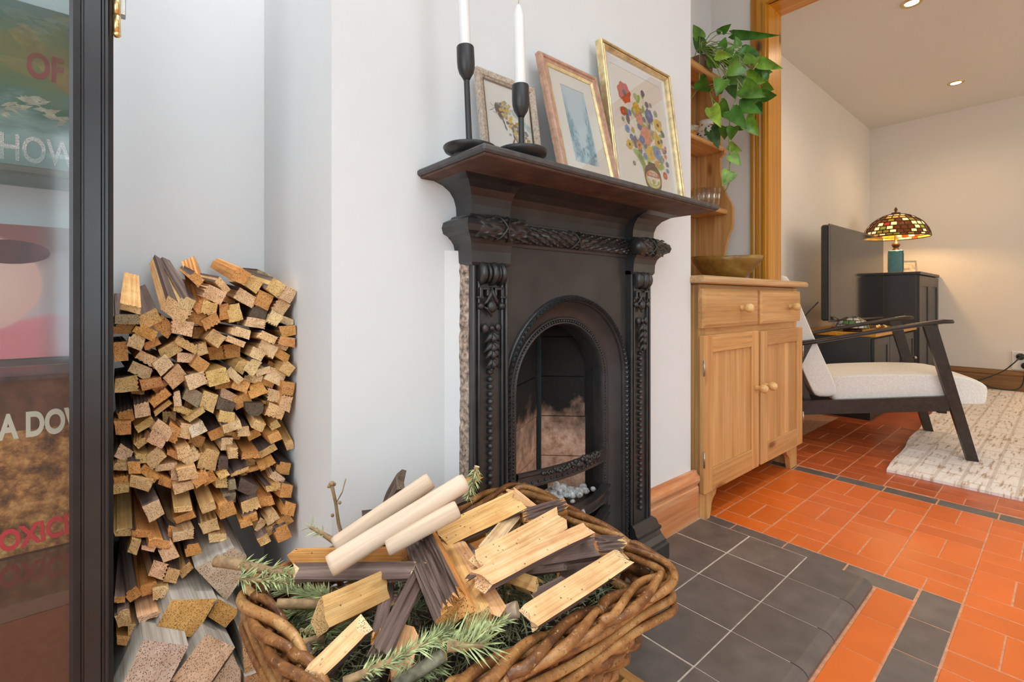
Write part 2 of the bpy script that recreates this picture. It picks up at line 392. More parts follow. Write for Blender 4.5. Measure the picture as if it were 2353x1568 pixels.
# floor: a grout bed with every tile its own piece (basket-weave of 76 x 152 mm quarries, black borders)
floor = struct(box('floor', (-1.7, -4.5, -.06), (5.7, 1.6, -.0008), M['grout_red']))
TG = .0028
tile_mesh = {}
ntile = [0]
def tile(x0, y0, x1, y1, m, parent, z=0.0, th=.012, name='tile', jig=.0006):
    sx, sy = round(x1 - x0 - TG, 4), round(y1 - y0 - TG, 4); key = (sx, sy, m.name, th)
    if key not in tile_mesh:
        o = MB().box((-sx / 2, -sy / 2, -th), (sx / 2, sy / 2, 0), 0, .0012).build(name, m, None, origin=Vector((0, 0, 0)))
        tile_mesh[key] = o.data
    else:
        o = bpy.data.objects.new(name, tile_mesh[key]); C.objects.link(o)
    p = Vector(((x0 + x1) / 2, (y0 + y1) / 2, z + R.uniform(-jig, jig)))
    o.matrix_basis = (world_of(parent).inverted() @ Matrix.Translation(p)) if parent else Matrix.Translation(p)
    o.parent = parent; ntile[0] += 1
    return o
P = .154
def weave(ytop, k0, k1, xs, n, par, xmin, xmax, m):
    for k in range(k0, k1):
        y1 = ytop - P * k; y0 = y1 - P
        for j in range(-9, n):
            a = xs + .1535 * j; b = a + .1535
            if b <= xmin + .01 or a >= xmax - .01: continue
            a_, b_ = max(a, xmin), min(b, xmax)
            if (k + j) % 2 == 0:
                tile(a_, y0, b_, (y0 + y1) / 2, m, floor); tile(a_, (y0 + y1) / 2, b_, y1, m, floor)
            else:
                h = (a + b) / 2
                for p, q in ((a, h), (h, b)):
                    p_, q_ = max(p, a_), min(q, b_)
                    if q_ - p_ > .01: tile(p_, y0, q_, y1, m, floor)
weave(.786, -1, 4, 1.6515, 5, floor, 1.575, 2.266, M['tile_red'])
weave(.786, 4, 6, 1.6515, 5, floor, 1.10, 2.266, M['tile_red'])
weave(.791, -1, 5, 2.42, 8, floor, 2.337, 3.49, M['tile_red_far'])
for k in range(6):                                             # narrow black tiles edging the hearth, and the black line at the doorway
    if k < 4: tile(1.499, max(.787 - .076 + .0 - .154 * k + .0, .2475), 1.573, .787 + .078 - .154 * k, M['tile_black'], floor)
    tile(2.268, .942 - .1565 * (k + 1), 2.335, .942 - .1565 * k, M['tile_black'], floor)
for k in range(4):
    x1 = 1.573 - .1545 * k
    tile(x1 - .1545, .171, x1, .2465, M['tile_black'], floor)
    x1 = 1.4975 - .1545 * k
    tile(x1 - .1545, .248, x1, .3235, M['tile_red'], floor)
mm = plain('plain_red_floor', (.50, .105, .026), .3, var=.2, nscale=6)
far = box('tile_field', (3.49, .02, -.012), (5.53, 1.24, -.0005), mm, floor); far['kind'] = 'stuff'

hearth = thing('hearth', 'raised hearth of black quarry tiles with pale joints in front of the fireplace', 'hearth', (1.0, .55, 0))
box('hearth_bed', (.26, .36, -.003), (1.484, .80, .0192), M['grout'], hearth)
HX = [1.484, 1.3365, 1.1805, 1.0275, .8735, .72, .566, .412, .26]
HYs = [.7885, .6315, .4765]
for i in range(8):
    for j in range(2):
        if i in (4,) and j == 1:
            tile(HX[i + 1] + .045, HYs[j + 1], HX[i], HYs[j], M['tile_black'], hearth, .02)
            tile(HX[i + 1], HYs[j + 1], HX[i + 1] + .045, HYs[j], M['tile_black'], hearth, .02); continue
        tile(HX[i + 1], HYs[j + 1], HX[i], HYs[j], M['tile_black'], hearth, .02)
    x0, x1 = HX[i + 1] + TG / 2, HX[i] - TG / 2                # bullnosed front row
    y1 = .4765 - TG / 2; pr = [(y1, .006), (y1, .02), (.352, .02)]
    for a in range(1, 7):
        t = a / 6 * PI * .62; pr.append((.352 - .0245 * math.sin(t), .004 + .016 * math.cos(t) if a < 6 else .001))
    pr.append((.345, .001))
    MB().sweep(pr, [((x0, 0, 0), (0, 1, 0), (0, 0, 1)), ((x1, 0, 0), (0, 1, 0), (0, 0, 1))]).build('tile', M['tile_black'], hearth)

# skirting boards
def baseboard(name, x0, x1, yw, h, m, z0, th=.02, parent=None):
    k = h / .158
    pr = [(0, z0), (th * .9, z0), (th * .9, z0 + .104 * k), (th * .72, z0 + .108 * k), (th * .72, z0 + .114 * k), (th * 1.0, z0 + .119 * k), (th * 1.15, z0 + .129 * k),
          (th * 1.05, z0 + .140 * k), (th * .72, z0 + .147 * k), (th * .55, z0 + .151 * k), (th * .5, z0 + h), (0, z0 + h)]
    return struct(MB().sweep(pr, [((x0, yw, 0), (0, -1, 0), (0, 0, 1)), ((x1, yw, 0), (0, -1, 0), (0, 0, 1))]).build(name, m))
baseboard('baseboard_front', 1.172, 1.472, WY, .158, M['skirt'], .02)
b = MB()
pr = [(0, 0), (.019, 0), (.019, .115), (.014, .122), (.02, .135), (.014, .152), (.006, .16), (.006, .17), (0, .17)]
b.sweep(pr, [((5.53, -2.4, 0), (-1, 0, 0), (0, 0, 1)), ((5.53, 1.24, 0), (-1, 0, 0), (0, 0, 1))])
struct(b.build('baseboard_end', M['skirt_far']))

# doorway of orange pine: moulded architrave, lining and head
door = thing('door_1', 'doorway lining and moulded architrave of orange knotty pine between the two rooms', 'doorway', (2.52, .2, 0), kind='structure')
HZ = 2.165
pr = [(0, 0), (.030, 0), (.030, -.012), (.019, -.017), (.019, -.022), (.024, -.030), (.024, -.044), (.015, -.049), (.015, -.052), (.019, -.060), (.017, -.074), (0, -.074)]
def arch_part(path, nm, m): MB().sweep(pr, path).build(nm, m, door)
X = 2.455
arch_part([((X, .960, 0), (-1, 0, 0), (0, -1, 0)), ((X, .960, HZ), (-1, 0, 0), (0, -1, -1))], 'architrave', M['frame_z'])
arch_part([((X, .960, HZ), (-1, 0, 0), (0, -1, -1)), ((X, -1.0, HZ), (-1, 0, 0), (0, 1, -1))], 'architrave', M['frame_y'])
box('lining', (2.448, .953, 0), (2.603, .967, HZ + .014), M['frame_z'], door)
box('lining', (2.448, -1.0, HZ), (2.603, .953, HZ + .014), M['frame_y'], door)
box('lining', (2.448, -1.014, 0), (2.603, -1.0, HZ + .014), M['frame_z'], door)
box('architrave', (2.60, .96, 0), (2.618, 1.03, HZ + .07), M['frame_z'], door, .004)

# ---------------------------------------------------------------- cast-iron fireplace
XC = .849
fp = thing('fireplace', 'small black cast-iron fireplace with arched grate opening and mantel shelf', 'fireplace', (XC, .78, .02))
def arch(wd, zt, y, n=28, zb=.0212):
    sp = zt - wd; pts = [Vector((XC - wd, y, zb)), Vector((XC - wd, y, zb + (sp - zb) * .5))]
    pts += [Vector((XC - wd * math.cos(PI * i / n), y, sp + wd * math.sin(PI * i / n))) for i in range(n + 1)]
    return pts + [Vector((XC + wd, y, zb + (sp - zb) * .5)), Vector((XC + wd, y, zb))]
def loft(b, rows, mi=0, smooth=True):
    n = len(rows[0]); vs = [p for r in rows for p in r]
    fs = [[i * n + j, i * n + j + 1, (i + 1) * n + j + 1, (i + 1) * n + j] for i in range(len(rows) - 1) for j in range(n - 1)]
    return b.add(vs, fs, mi, smooth)
b = MB(); a0 = arch(.2125, .744, .775); outer = []
zs = .744 - .2125
for p in a0:
    if p.z <= zs + 1e-6: outer.append(Vector((XC - .216 if p.x < XC else XC + .216, .775, p.z)))
    else:
        d = Vector((p.x - XC, 0, p.z - zs)); d.normalize(); k = min(.216 / abs(d.x) if abs(d.x) > 1e-6 else 99, (.862 - zs) / d.z if d.z > 1e-6 else 99)
        outer.append(Vector((XC + d.x * k, .775, zs + d.z * k)))
loft(b, [[p + Vector((0, .02, 0)) for p in outer], outer, a0], 0, False)
for k in range(len(outer) - 1):                                 # fill the upper corners of the plate
    p, q = outer[k], outer[k + 1]
    if abs(p.x - q.x) > 1e-5 and abs(p.z - q.z) > 1e-5:
        x = p.x if abs(abs(p.x - XC) - .216) < 1e-5 else q.x
        b.add([p, (x, .775, .862), q], [(0, 1, 2)])
b.build('face_plate', M['iron_panel'], fp)
loft(MB(), [arch(.2125, .744, .775), arch(.2105, .742, .770), arch(.203, .734, .766), arch(.197, .728, .770), arch(.196, .727, .777)]).build('arch_moulding', M['iron'], fp)
loft(MB(), [arch(.196, .727, .777), arch(.190, .717, .790), arch(.180, .703, .799), arch(.170, .692, .803)]).build('arch_cove', M['iron_panel'], fp)
loft(MB(), [arch(.170, .692, .803), arch(.168, .690, .798), arch(.165, .687, .798), arch(.163, .685, .803), arch(.158, .680, .803), arch(.156, .678, .798), arch(.153, .675, .799), arch(.150, .672, .815), arch(.150, .672, .86)]).build('opening_rim', M['iron'], fp)
def along(pts, step):
    out = []; acc = 0
    for p, q in zip(pts, pts[1:]):
        L = (q - p).length; d = (q - p) / L
        while acc <= L: out.append((p + d * acc, d)); acc += step
        acc -= L
    return out
def lozenge(b, p, d, nrm, L, W, H, twist):
    d = d.normalized(); n = Vector(nrm).normalized(); q = d.cross(n).normalized()
    dd = d * math.cos(twist) + q * math.sin(twist); qq = n.cross(dd)
    vs = [p - dd * L / 2, p + qq * W / 2, p + dd * L / 2, p - qq * W / 2, p + n * H - dd * L * .12, p + n * H * .8 + dd * L * .22]
    b.add(vs, [(0, 1, 4), (1, 5, 4), (1, 2, 5), (2, 3, 5), (3, 4, 5), (3, 0, 4)], 0, False)
b = MB()
for k, (p, d) in enumerate(along(arch(.204, .735, .767, 40), .0125)):
    for s in (-1, 1): lozenge(b, p + Vector((0, .001, 0)), d, (0, -1, 0), .025, .0095, .0095, s * .42)
o = b.build('leaf_moulding', M['iron'], fp); o['kind'] = 'stuff'
b = MB()
for p, d in along(arch(.1605, .6825, .801, 40), .0082): b.ball(p, .0034, 0, 6, 4)
o = b.build('bead_moulding', M['iron'], fp); o['kind'] = 'stuff'
# piers with swept capitals, scrolls, drops and beads
cap = [(-.02, .800), (.004, .800), (.008, .806), (.009, .828), (.013, .842), (.019, .850), (.023, .853), (.026, .857), (.037, .862), (.0405, .873), (.037, .884), (.027, .889), (.020, .892), (.016, .897),
       (.006, .899), (.006, .905), (.007, .918), (.012, .934), (.022, .947), (.038, .957), (.058, .963), (.070, .966), (-.02, .966)]
base = [(-.02, .0212), (.036, .0212), (.036, .062), (.031, .066), (.030, .074), (.022, .088), (.018, .100), (.021, .104), (.021, .110), (.016, .114), (.012, .128), (.004, .135), (-.02, .135)]
for sx in (-1, 1):
    xo, xi = XC + sx * .302, XC + sx * .212; A = (sx, 0, 0)
    path = [((xo, .806, 0), (sx, 0, 0), (0, 0, 1)), ((xo, .757, 0), (sx, -1, 0), (0, 0, 1)), ((xi, .757, 0), (0, -1, 0), (0, 0, 1))]
    path2 = [((xo, .806, 0), (sx, 0, 0), (0, 0, 1)), ((xo, .757, 0), (sx, -1, 0), (0, 0, 1)), ((xi, .757, 0), (0, -1, 0), (0, 0, 1))]
    MB().sweep(cap, path).build('capital', M['iron'], fp)
    MB().sweep(base, path2).build('plinth', M['iron'], fp)
    lo, hi = min(xo, xi), max(xo, xi)
    b = MB().box((lo, .762, .0212), (hi, .80, .81))
    for x0, x1 in ((lo, lo + .007), (lo + .013, lo + .018), (hi - .018, hi - .013), (hi - .007, hi)): b.box((x0, .755, .13), (x1, .764, .81), 0, .002)
    b.build('pilaster', M['iron'], fp)
    xm = (lo + hi) / 2 - .002; b = MB()
    for k, (dx, wd, rr) in enumerate(((-.024, .013, .025), (-.009, .006, .022), (.004, .012, .0255), (.016, .006, .022), (.0255, .010, .025))):
        b.lathe([(rr * .6, -wd / 2), (rr, -wd * .3), (rr, wd * .3), (rr * .6, wd / 2)], (xm + dx, .7615, .786), 16, 0, True, (1, 0, 0))
    b.build('scroll', M['iron'], fp)
    b = MB(); y = .756
    for s in (-1, 1):
        b.box((xm + s * .017 - .010, y - .008, .752), (xm + s * .017 + .010, y + .006, .757), 0, .001)
        b.box((xm + s * .027 - .004, y - .008, .738), (xm + s * .027 + .003, y + .006, .757), 0, .001)
        b.box((xm + s * .010 - .003, y - .007, .740), (xm + s * .010 + .003, y + .006, .757), 0, .001)
        b.box((xm + s * .029 - .007, y - .008, .735), (xm + s * .029 + .007, y + .006, .740), 0, .001)
        b.ball((xm + s * .0265, y - .002, .720), .0078, 0, 8, 6)
        b.tube([(xm, y - .002, .757), (xm + s * .004, y - .006, .742), (xm + s * .012, y - .004, .729), (xm + s * .019, y, .721)], [.004, .004, .0035, .002], 6)
        b.tube([(xm + s * .019, y, .719), (xm + s * .010, y - .003, .715), (xm, y - .003, .699)], [.002, .003, .0015], 6)
    b.ball((xm, y - .004, .719), .011, 0, 8, 6, (1, .7, 1.15))
    b.ball((xm - .016, y - .003, .676), .0085, 0, 8, 6, (.9, .8, 1.2)); b.ball((xm + .016, y - .003, .677), .0075, 0, 8, 6, (.9, .8, 1.2))
    b.ball((xm, y - .004, .676), .006); b.ball((xm, y - .003, .667), .005)
    for zz, sc in ((.655, 1.0), (.636, 1.05), (.622, .9), (.603, .85)):
        for s in (-1, 1):
            b.tube([(xm, y - .004, zz + .012), (xm + s * .008 * sc, y - .009, zz + .004), (xm + s * .019 * sc, y - .004, zz - .007)], [.005, .0065 * sc, .0008], 6)
        b.tube([(xm, y - .002, zz + .014), (xm, y - .012, zz), (xm, y - .006, zz - .009)], [.003, .0075 * sc, .003], 6)
        b.ball((xm + .013, y - .003, zz - .002), .0035); b.ball((xm - .003, y - .007, zz - .01), .0035)
    b.build('leaf_drop', M['iron'], fp)
    b = MB(); z = .588
    while z > .165:
        b.ball((xm, y + .001, z), .0064, 0, 8, 6); z -= .0149
    o = b.build('bead_drop', M['iron'], fp); o['kind'] = 'stuff'
    b = MB()                                                    # bundled leaves on the half-round, bound by crossed ribbons
    x0, x1 = (lo - .012, hi + .03) if sx < 0 else (lo - .012, hi + .028)
    b.lathe([(.0, x0), (.021, x0 + .001), (.0225, x0 + .012), (.022, x1 - .016), (.017, x1 - .006), (.008, x1 - .001), (0, x1)], (0, .7385, .873), 18, 0, True, (1, 0, 0))
    b.build('leaf_bundle', M['iron'], fp)
    b = MB()
    for i in range(7):
        for j in range(7):
            a = rad(-100 + 200 * j / 6 + (i % 2) * 14); xx = x0 + .022 + i * (x1 - x0 - .03) / 6.3
            n = Vector((0, -math.cos(a), math.sin(a)))
            lozenge(b, Vector((xx, .7385, .873)) + n * .0215, Vector((1, 0, 0)), n, .023, .008, .004, .25 * (1 if j % 2 else -1))
    for s in (-1, 1):
        xm2 = (x0 + x1) / 2
        b.tube([(xm2 + s * .016 * math.cos(t), .7385 - .0245 * math.cos(rad(-110 + 220 * k / 12)), .873 + .0245 * math.sin(rad(-110 + 220 * k / 12))) for k in range(13) for t in [PI * k / 12]], .0022, 5)
    b.build('leaf_relief', M['iron'], fp)
# frieze between the piers
fr = [(-.02, .845), (.006, .845), (.008, .851), (.006, .856), (.0, .858), (.0, .891), (.007, .893), (.007, .898), (.0, .900), (.0, .918), (.005, .932), (.016, .945), (.038, .955), (.075, .962), (.12, .966), (-.02, .966)]
MB().sweep(fr, [((XC - .213, .777, 0), (0, -1, 0), (0, 0, 1)), ((XC + .213, .777, 0), (0, -1, 0), (0, 0, 1))]).build('frieze', M['iron_panel'], fp)
b = MB().lathe([(.017, XC - .212), (.0178, XC), (.017, XC + .212)], (0, .770, .873), 16, 0, True, (1, 0, 0)); b.build('frieze_roll', M['iron'], fp)
b = MB()
for i in range(26):
    for j in range(6):
        a = rad(-85 + 170 * j / 5 + (i % 2) * 16); xx = XC - .205 + i * .0164; n = Vector((0, -math.cos(a), math.sin(a)))
        lozenge(b, Vector((xx, .770, .873)) + n * .0165, Vector((1, 0, 0)), n, .022, .008, .0042, .3 * (1 if xx < XC else -1))
for s in (-1, 1): b.tube([(XC + s * .016 * math.cos(PI * k / 12), .770 - .021 * math.cos(rad(-110 + 220 * k / 12)), .873 + .021 * math.sin(rad(-110 + 220 * k / 12))) for k in range(13)], .002, 5)
o = b.build('frieze_leaves', M['iron'], fp); o['kind'] = 'stuff'
# mantel shelf
SX0, SX1, SY0, SZ = .452, 1.222, .596, .979
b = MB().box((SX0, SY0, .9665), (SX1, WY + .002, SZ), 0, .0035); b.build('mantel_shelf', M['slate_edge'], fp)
box('shelf_underside', (SX0 + .006, SY0 + .006, .9625), (SX1 - .006, WY, .968), M['iron_floor_bounce'], fp, .002)
# rough plaster along the casting's edge
b = MB(); z = .03; pts = []
ps = [(.5395, .800), (.549, .800), (.549, .770), (.5462, .7695), (.5425, .777)]
wf = bpy.data.objects['wall_front']
MB().extrude([Vector((.512, .8055, .03)), Vector((.5475, .789, .03)), Vector((.5475, .8055, .03))], (0, 0, .80), 0, 0).build('plaster_fillet', M['wall'], wf)
path = []
for i in range(60):
    z = .03 + i * .0131; k = R.uniform(-.0015, .0015)
    path.append(((k, 0, z), (1, 0, 0), (0, 1, 0)))
b.sweep(ps, path); b.build('plaster_edge', M['plaster'], fp)
# firebox of two sooty fire-brick cheeks
m, nt, bb = new_mat('sooty_fire_brick'); M['firebrick'] = m
geo = nt.nodes.new('ShaderNodeNewGeometry'); v = geo.outputs['Position']; f = noise(nt, v, 16, 5, .6)
brick = ramp(nt, noise(nt, coords(nt, (1, 1, 1)), 45, 5, .7), [(.3, (.34, .17, .10)), (.5, (.64, .37, .25)), (.72, (.80, .58, .43))])
sp = nt.nodes.new('ShaderNodeSeparateXYZ'); nt.links.new(geo.outputs['Position'], sp.inputs[0])
h = mth(nt, 'MULTIPLY_ADD', f, .22, sp.outputs[2])
soot = ramp(nt, h, [(.44, (0, 0, 0)), (.56, (1, 1, 1))])
nt.links.new(mix(nt, soot, brick, (.008, .007, .006)), bb.inputs['Base Color']); bb.inputs['Roughness'].default_value = .9
bump(nt, bb, noise(nt, v, 60, 5), .7, .006)
def cheek(p, q, z0, z1, cols, rows):
    p, q = Vector(p), Vector(q); d = q - p; n = Vector((d.y, -d.x, 0)).normalized()
    for i in range(rows):
        for j in range(cols):
            o = .5 * (i % 2) / cols
            a = p + d * max(0, min(1, j / cols + (o if j else 0))) ; c = p + d * max(0, min(1, (j + 1) / cols + (o if j < cols - 1 else 0)))
            za = z0 + (z1 - z0) * i / rows; zb = z0 + (z1 - z0) * (i + 1) / rows; g = .0012
            bulge = R.uniform(-.001, .002)
            e = d.normalized() * g
            b = MB(); f4 = [a + e, c - e, c - e, a + e]; zz = [za + g, za + g, zb - g, zb - g]
            fr = [Vector((x.x, x.y, zv)) + n * bulge for x, zv in zip(f4, zz)]
            b.extrude(fr, -n * .04, 0, 0); b.build('fire_brick', M['firebrick'], fp)
cheek((.688, .832, 0), (.896, .945, 0), .20, .74, 1, 5)
cheek((.911, .944, 0), (1.020, .835, 0), .20, .74, 1, 5)
b = MB().box((.66, .815, .20), (.70, .96, .75)).box((.995, .83, .03), (1.04, .96, .75)).box((.66, .80, .735), (1.04, .97, .76)).box((.66, .93, .03), (1.04, .97, .24)).box((.66, .82, .0215), (1.04, .97, .06))
b.build('firebox_lining', plain('sooty_lining', (.012, .011, .010), .9, var=.5, nscale=20), fp)
def bow(z, amt, x0=.699, x1=.999, n=14):
    return [Vector((x0 + (x1 - x0) * i / n, .803 - amt * math.sin(PI * i / n), z)) for i in range(n + 1)]
def bar(z, hgt, dep, amt, nm):
    pts = bow(0, amt); path = []
    for i, p in enumerate(pts):
        t = (pts[min(i + 1, 14)] - pts[max(i - 1, 0)]).normalized(); path.append((p, Vector((t.y, -t.x, 0)), (0, 0, 1)))
    pr = [(0, z), (dep, z), (dep, z - hgt * .2), (dep * .7, z - hgt * .3), (dep * .7, z - hgt * .75), (dep, z - hgt * .85), (dep, z - hgt), (0, z - hgt)]
    return MB().sweep(pr, path).build(nm, M['iron'], fp)
bar(.345, .033, .011, .018, 'grate_bar'); bar(.252, .024, .022, .045, 'grate_bar'); bar(.196, .022, .022, .05, 'grate_bar'); bar(.14, .02, .02, .05, 'grate_bar')
b = MB(); pts = bow(.337, .018, n=40)
for i in range(8, 36):
    k = abs(i - 26) / 12
    for j in range(3): b.ball(pts[i] + Vector((R.uniform(-.004, .004), -.012, R.uniform(-.006, .010) * (1.3 - k * .7))), R.uniform(.0035, .0062) * (1.25 - .5 * min(1, k)), 0, 6, 4)
b.build('grate_ornament', M['iron'], fp)
b = MB()
for i in range(16): b.ball(bow(.321, .018, n=17)[i] + Vector((0, -.009, 0)), .003, 0, 6, 4)
o = b.build('grate_studs', M['iron'], fp); o['kind'] = 'stuff'
box('grate_bed', (.70, .79, .20), (1.0, .93, .212), M['iron'], fp)
b = MB()
for i in range(110):
    a = R.uniform(0, 6.28); r = abs(R.gauss(0, .035)); b.ball((.86 + r * math.cos(a) * 1.6, .835 + r * math.sin(a) * .8, .235 + .035 * max(0, 1 - r / .055) * R.uniform(.5, 1.1)), R.uniform(.006, .013), 0, 6, 4, (R.uniform(.7, 1.4), R.uniform(.7, 1.3), R.uniform(.5, 1)))
o = b.build('ashes', M['ash'], None); tag(o, 'pale grey ash and cinders left in the fire grate', 'ash', kind='stuff')

# ---------------------------------------------------------------- glazed cabinet with records
cab = thing('display_cabinet', 'tall black glazed cabinet beside the firewood stack, record sleeves on its shelves', 'cabinet', (-.27, 1.06, 0))
CX0, CX1, CY0, CY1, CZ1 = -.56, .012, .90, 1.238, 1.95
box('back_panel', (CX0, 1.222, .0), (CX1, CY1, CZ1), M['wall'], cab)
box('side_panel', (CX1 - .012, .925, 0), (CX1, 1.222, CZ1), M['black'], cab)
box('side_panel', (CX0, .925, 0), (CX0 + .012, 1.222, CZ1), M['black'], cab)
box('top_panel', (CX0, .925, CZ1 - .02), (CX1, 1.222, CZ1), M['black'], cab)
M['shelf_black'] = plain('polished_black_shelf', (.03, .028, .03), .12, var=.05, spec=.8)
box('shelf', (CX0 + .012, .955, .286), (CX1 - .012, 1.222, .308), M['shelf_black'], cab, .001)
M['floor_reflection'] = plain('red_reflection_panel', (.075, .016, .012), .22, var=.15, nscale=4, spec=.5)  # the red floor's reflection in the glass, put in as panel colour
box('lower_panel', (CX0 + .012, .955, .02), (CX1 - .012, .967, .286), M['floor_reflection'], cab)
for z in (.633, .941, 1.134, 1.5): box('glass_shelf', (CX0 + .012, .945, z - .006), (CX1 - .012, 1.138 if z == 1.134 else 1.222, z), M['shelf_glass'], cab)
SW = .047                                                       # door: moulded stiles and rails, thin pane
def stile(x0, x1, flip):
    pr = [(0, .0), (0, .022), (.004, .024), (.0115, .0225), (.0125, .019), (.0145, .019), (.0155, .0225), (.033, .0225), (.0345, .020), (.0365, .020), (.038, .0235), (.041, .0235), (.0425, .020), (.047, .018), (.047, 0)]
    return pr
pr = stile(0, 0, 0)
MB().sweep(pr, [((CX1 - SW, .922, 0), (1, 0, 0), (0, -1, 0)), ((CX1 - SW, .922, CZ1), (1, 0, 0), (0, -1, 0))]).build('door_stile', M['black'], cab)
MB().sweep(pr, [((CX0 + SW, .922, 0), (-1, 0, 0), (0, -1, 0)), ((CX0 + SW, .922, CZ1), (-1, 0, 0), (0, -1, 0))]).build('door_stile', M['black'], cab)
box('door_rail', (CX0 + SW, .90, 0), (CX1 - SW, .922, .06), M['black'], cab, .003)
box('door_rail', (CX0 + SW, .90, CZ1 - .06), (CX1 - SW, .922, CZ1), M['black'], cab, .003)
box('glass_pane', (CX0 + SW - .003, .909, .05), (CX1 - SW + .003, .912, CZ1 - .05), M['pane'], cab)
h = MB()
for k in range(5): h.tube([(CX1 + .004, .9015, 1.12 + .0262 * k), (CX1 + .004, .9015, 1.145 + .0262 * k)], .0044, 8)
h.ball((CX1 + .004, .9015, 1.118), .005); h.box((CX1 + .001, .905, 1.125), (CX1 + .0035, .93, 1.245)); h.build('hinge', M['brass'], cab)
box('hinge_leaf', (CX1 + .006, .915, 1.155), (CX1 + .0145, .93, 1.30), M['steel'], cab, .001)

def text(body, size, loc, m, parent, bold=.0, sx=1.0, shear=0.0, rz=0.0, roll=0.0, ext=.0005, name='lettering'):
    cu = bpy.data.curves.new(name, 'FONT'); cu.body = body; cu.size = size; cu.extrude = ext; cu.offset = bold; cu.shear = shear
    tmp = bpy.data.objects.new(name + '_curve', cu); C.objects.link(tmp); bpy.context.view_layer.update()
    me = bpy.data.meshes.new_from_object(tmp.evaluated_get(bpy.context.evaluated_depsgraph_get())); bpy.data.objects.remove(tmp); bpy.data.curves.remove(cu)
    me.materials.clear(); me.materials.append(m); o = bpy.data.objects.new(name, me); C.objects.link(o)
    mw = Matrix.Translation(loc) @ Matrix.Rotation(rz, 4, 'Z') @ Matrix.Rotation(PI / 2, 4, 'X') @ Matrix.Rotation(roll, 4, 'Z') @ Matrix.Diagonal((sx, 1, 1, 1))
    o.matrix_basis = world_of(parent).inverted() @ mw if parent else mw
    o.parent = parent; return o
def sleeve(name, label, x0, x1, z0, z1, y, m, edge):
    o = thing(name, label, 'record', ((x0 + x1) / 2, y, z0), 'record sleeves in the glazed cabinet')
    box('card', (x0, y, z0), (x1, y + .004, z1), edge, o); box('printed_face', (x0 + .0003, y - .0006, z0 + .0003), (x1 - .0003, y, z1 - .0003), m, o); return o
SY = 1.135
# rust and orange speckled sleeve
m, nt, bb = new_mat('rust_speckled_print'); v = coords(nt, (1, 1, 1), False)
f = noise(nt, v, 34, 7, .65); f2 = noise(nt, v, 120, 4)
out = ramp(nt, f, [(.36, (.015, .010, .008)), (.46, (.30, .12, .03)), (.56, (.70, .34, .10)), (.70, (.85, .55, .24))])
out = mix(nt, .5, out, ramp(nt, f2, [(.4, (.25, .2, .15)), (.6, (1, 1, 1))]), 'MULTIPLY'); nt.links.new(out, bb.inputs['Base Color']); bb.inputs['Roughness'].default_value = .4
zb = .310
s1 = sleeve('record_sleeve', 'rust orange speckled record sleeve with cream and red lettering on the lowest shelf', -.332, -.017, zb, zb + .312, SY, m, M['white'])
box('printed_band', (-.3315, SY - .001, zb + .205), (-.0175, SY - .0006, zb + .311), plain('dark_red_print', (.10, .035, .02), .4, var=.8, nscale=45), s1)
cream = plain('cream_print', (.88, .86, .68), .5); redp = plain('red_print', (.90, .02, .06), .5)
p = aty(2, 1010, SY); text('A DOWN', .056, (p.x - .002, SY - .0012, p.z), cream, s1, .0022, .56)
p = aty(-40, 1281, SY); text('TOXICITY', .047, (p.x, SY - .0012, p.z), redp, s1, .0016, .66, roll=rad(4))
# pink sleeve: generic soft shapes
m, nt, bb = new_mat('pink_portrait_print'); v = coords(nt, (1, 1, 1), False)
gs = nt.nodes.new('ShaderNodeSeparateXYZ'); nt.links.new(v, gs.inputs[0])
base = ramp(nt, mth(nt, 'MULTIPLY_ADD', noise(nt, v, 9, 3), .07, gs.outputs[2]), [(.075, (.85, .26, .29)), (.10, (.88, .30, .33)), (.112, (.70, .55, .54)), (.19, (.68, .50, .48)), (.215, (.30, .10, .09))])
vm = nt.nodes.new('ShaderNodeVectorMath'); vm.operation = 'DISTANCE'; nt.links.new(v, vm.inputs[0]); vm.inputs[1].default_value = (-.005, 0, .125)
ball = ramp(nt, vm.outputs['Value'], [(.078, (1, 1, 1)), (.083, (0, 0, 0))])
pk = ramp(nt, vm.outputs['Value'], [(.0, (.92, .68, .55)), (.075, (.90, .55, .46))])
grey = ramp(nt, gs.outputs[0], [(.07, (0, 0, 0)), (.10, (1, 1, 1))])
nt.links.new(mix(nt, ball, mix(nt, mth(nt, 'MULTIPLY', grey, .7), base, (.22, .22, .25)), pk), bb.inputs['Base Color']); bb.inputs['Roughness'].default_value = .35
s2 = sleeve('record_sleeve', 'pink and peach photographic record sleeve on the middle glass shelf', -.300, -.008, .634, .858, SY + .01, m, M['white'])
b = MB(); lp = Vector((-.118, SY + .0085, .812)); pts = [lp + Vector((.050 * math.cos(2 * PI * k / 20), 0, .020 * math.sin(2 * PI * k / 20))) for k in range(20)]
b.extrude(pts, (0, .001, 0), 0, 0); b.build('printed_lips', plain('dark_plum_print', (.11, .025, .03), .3, var=.4, nscale=40), s2)
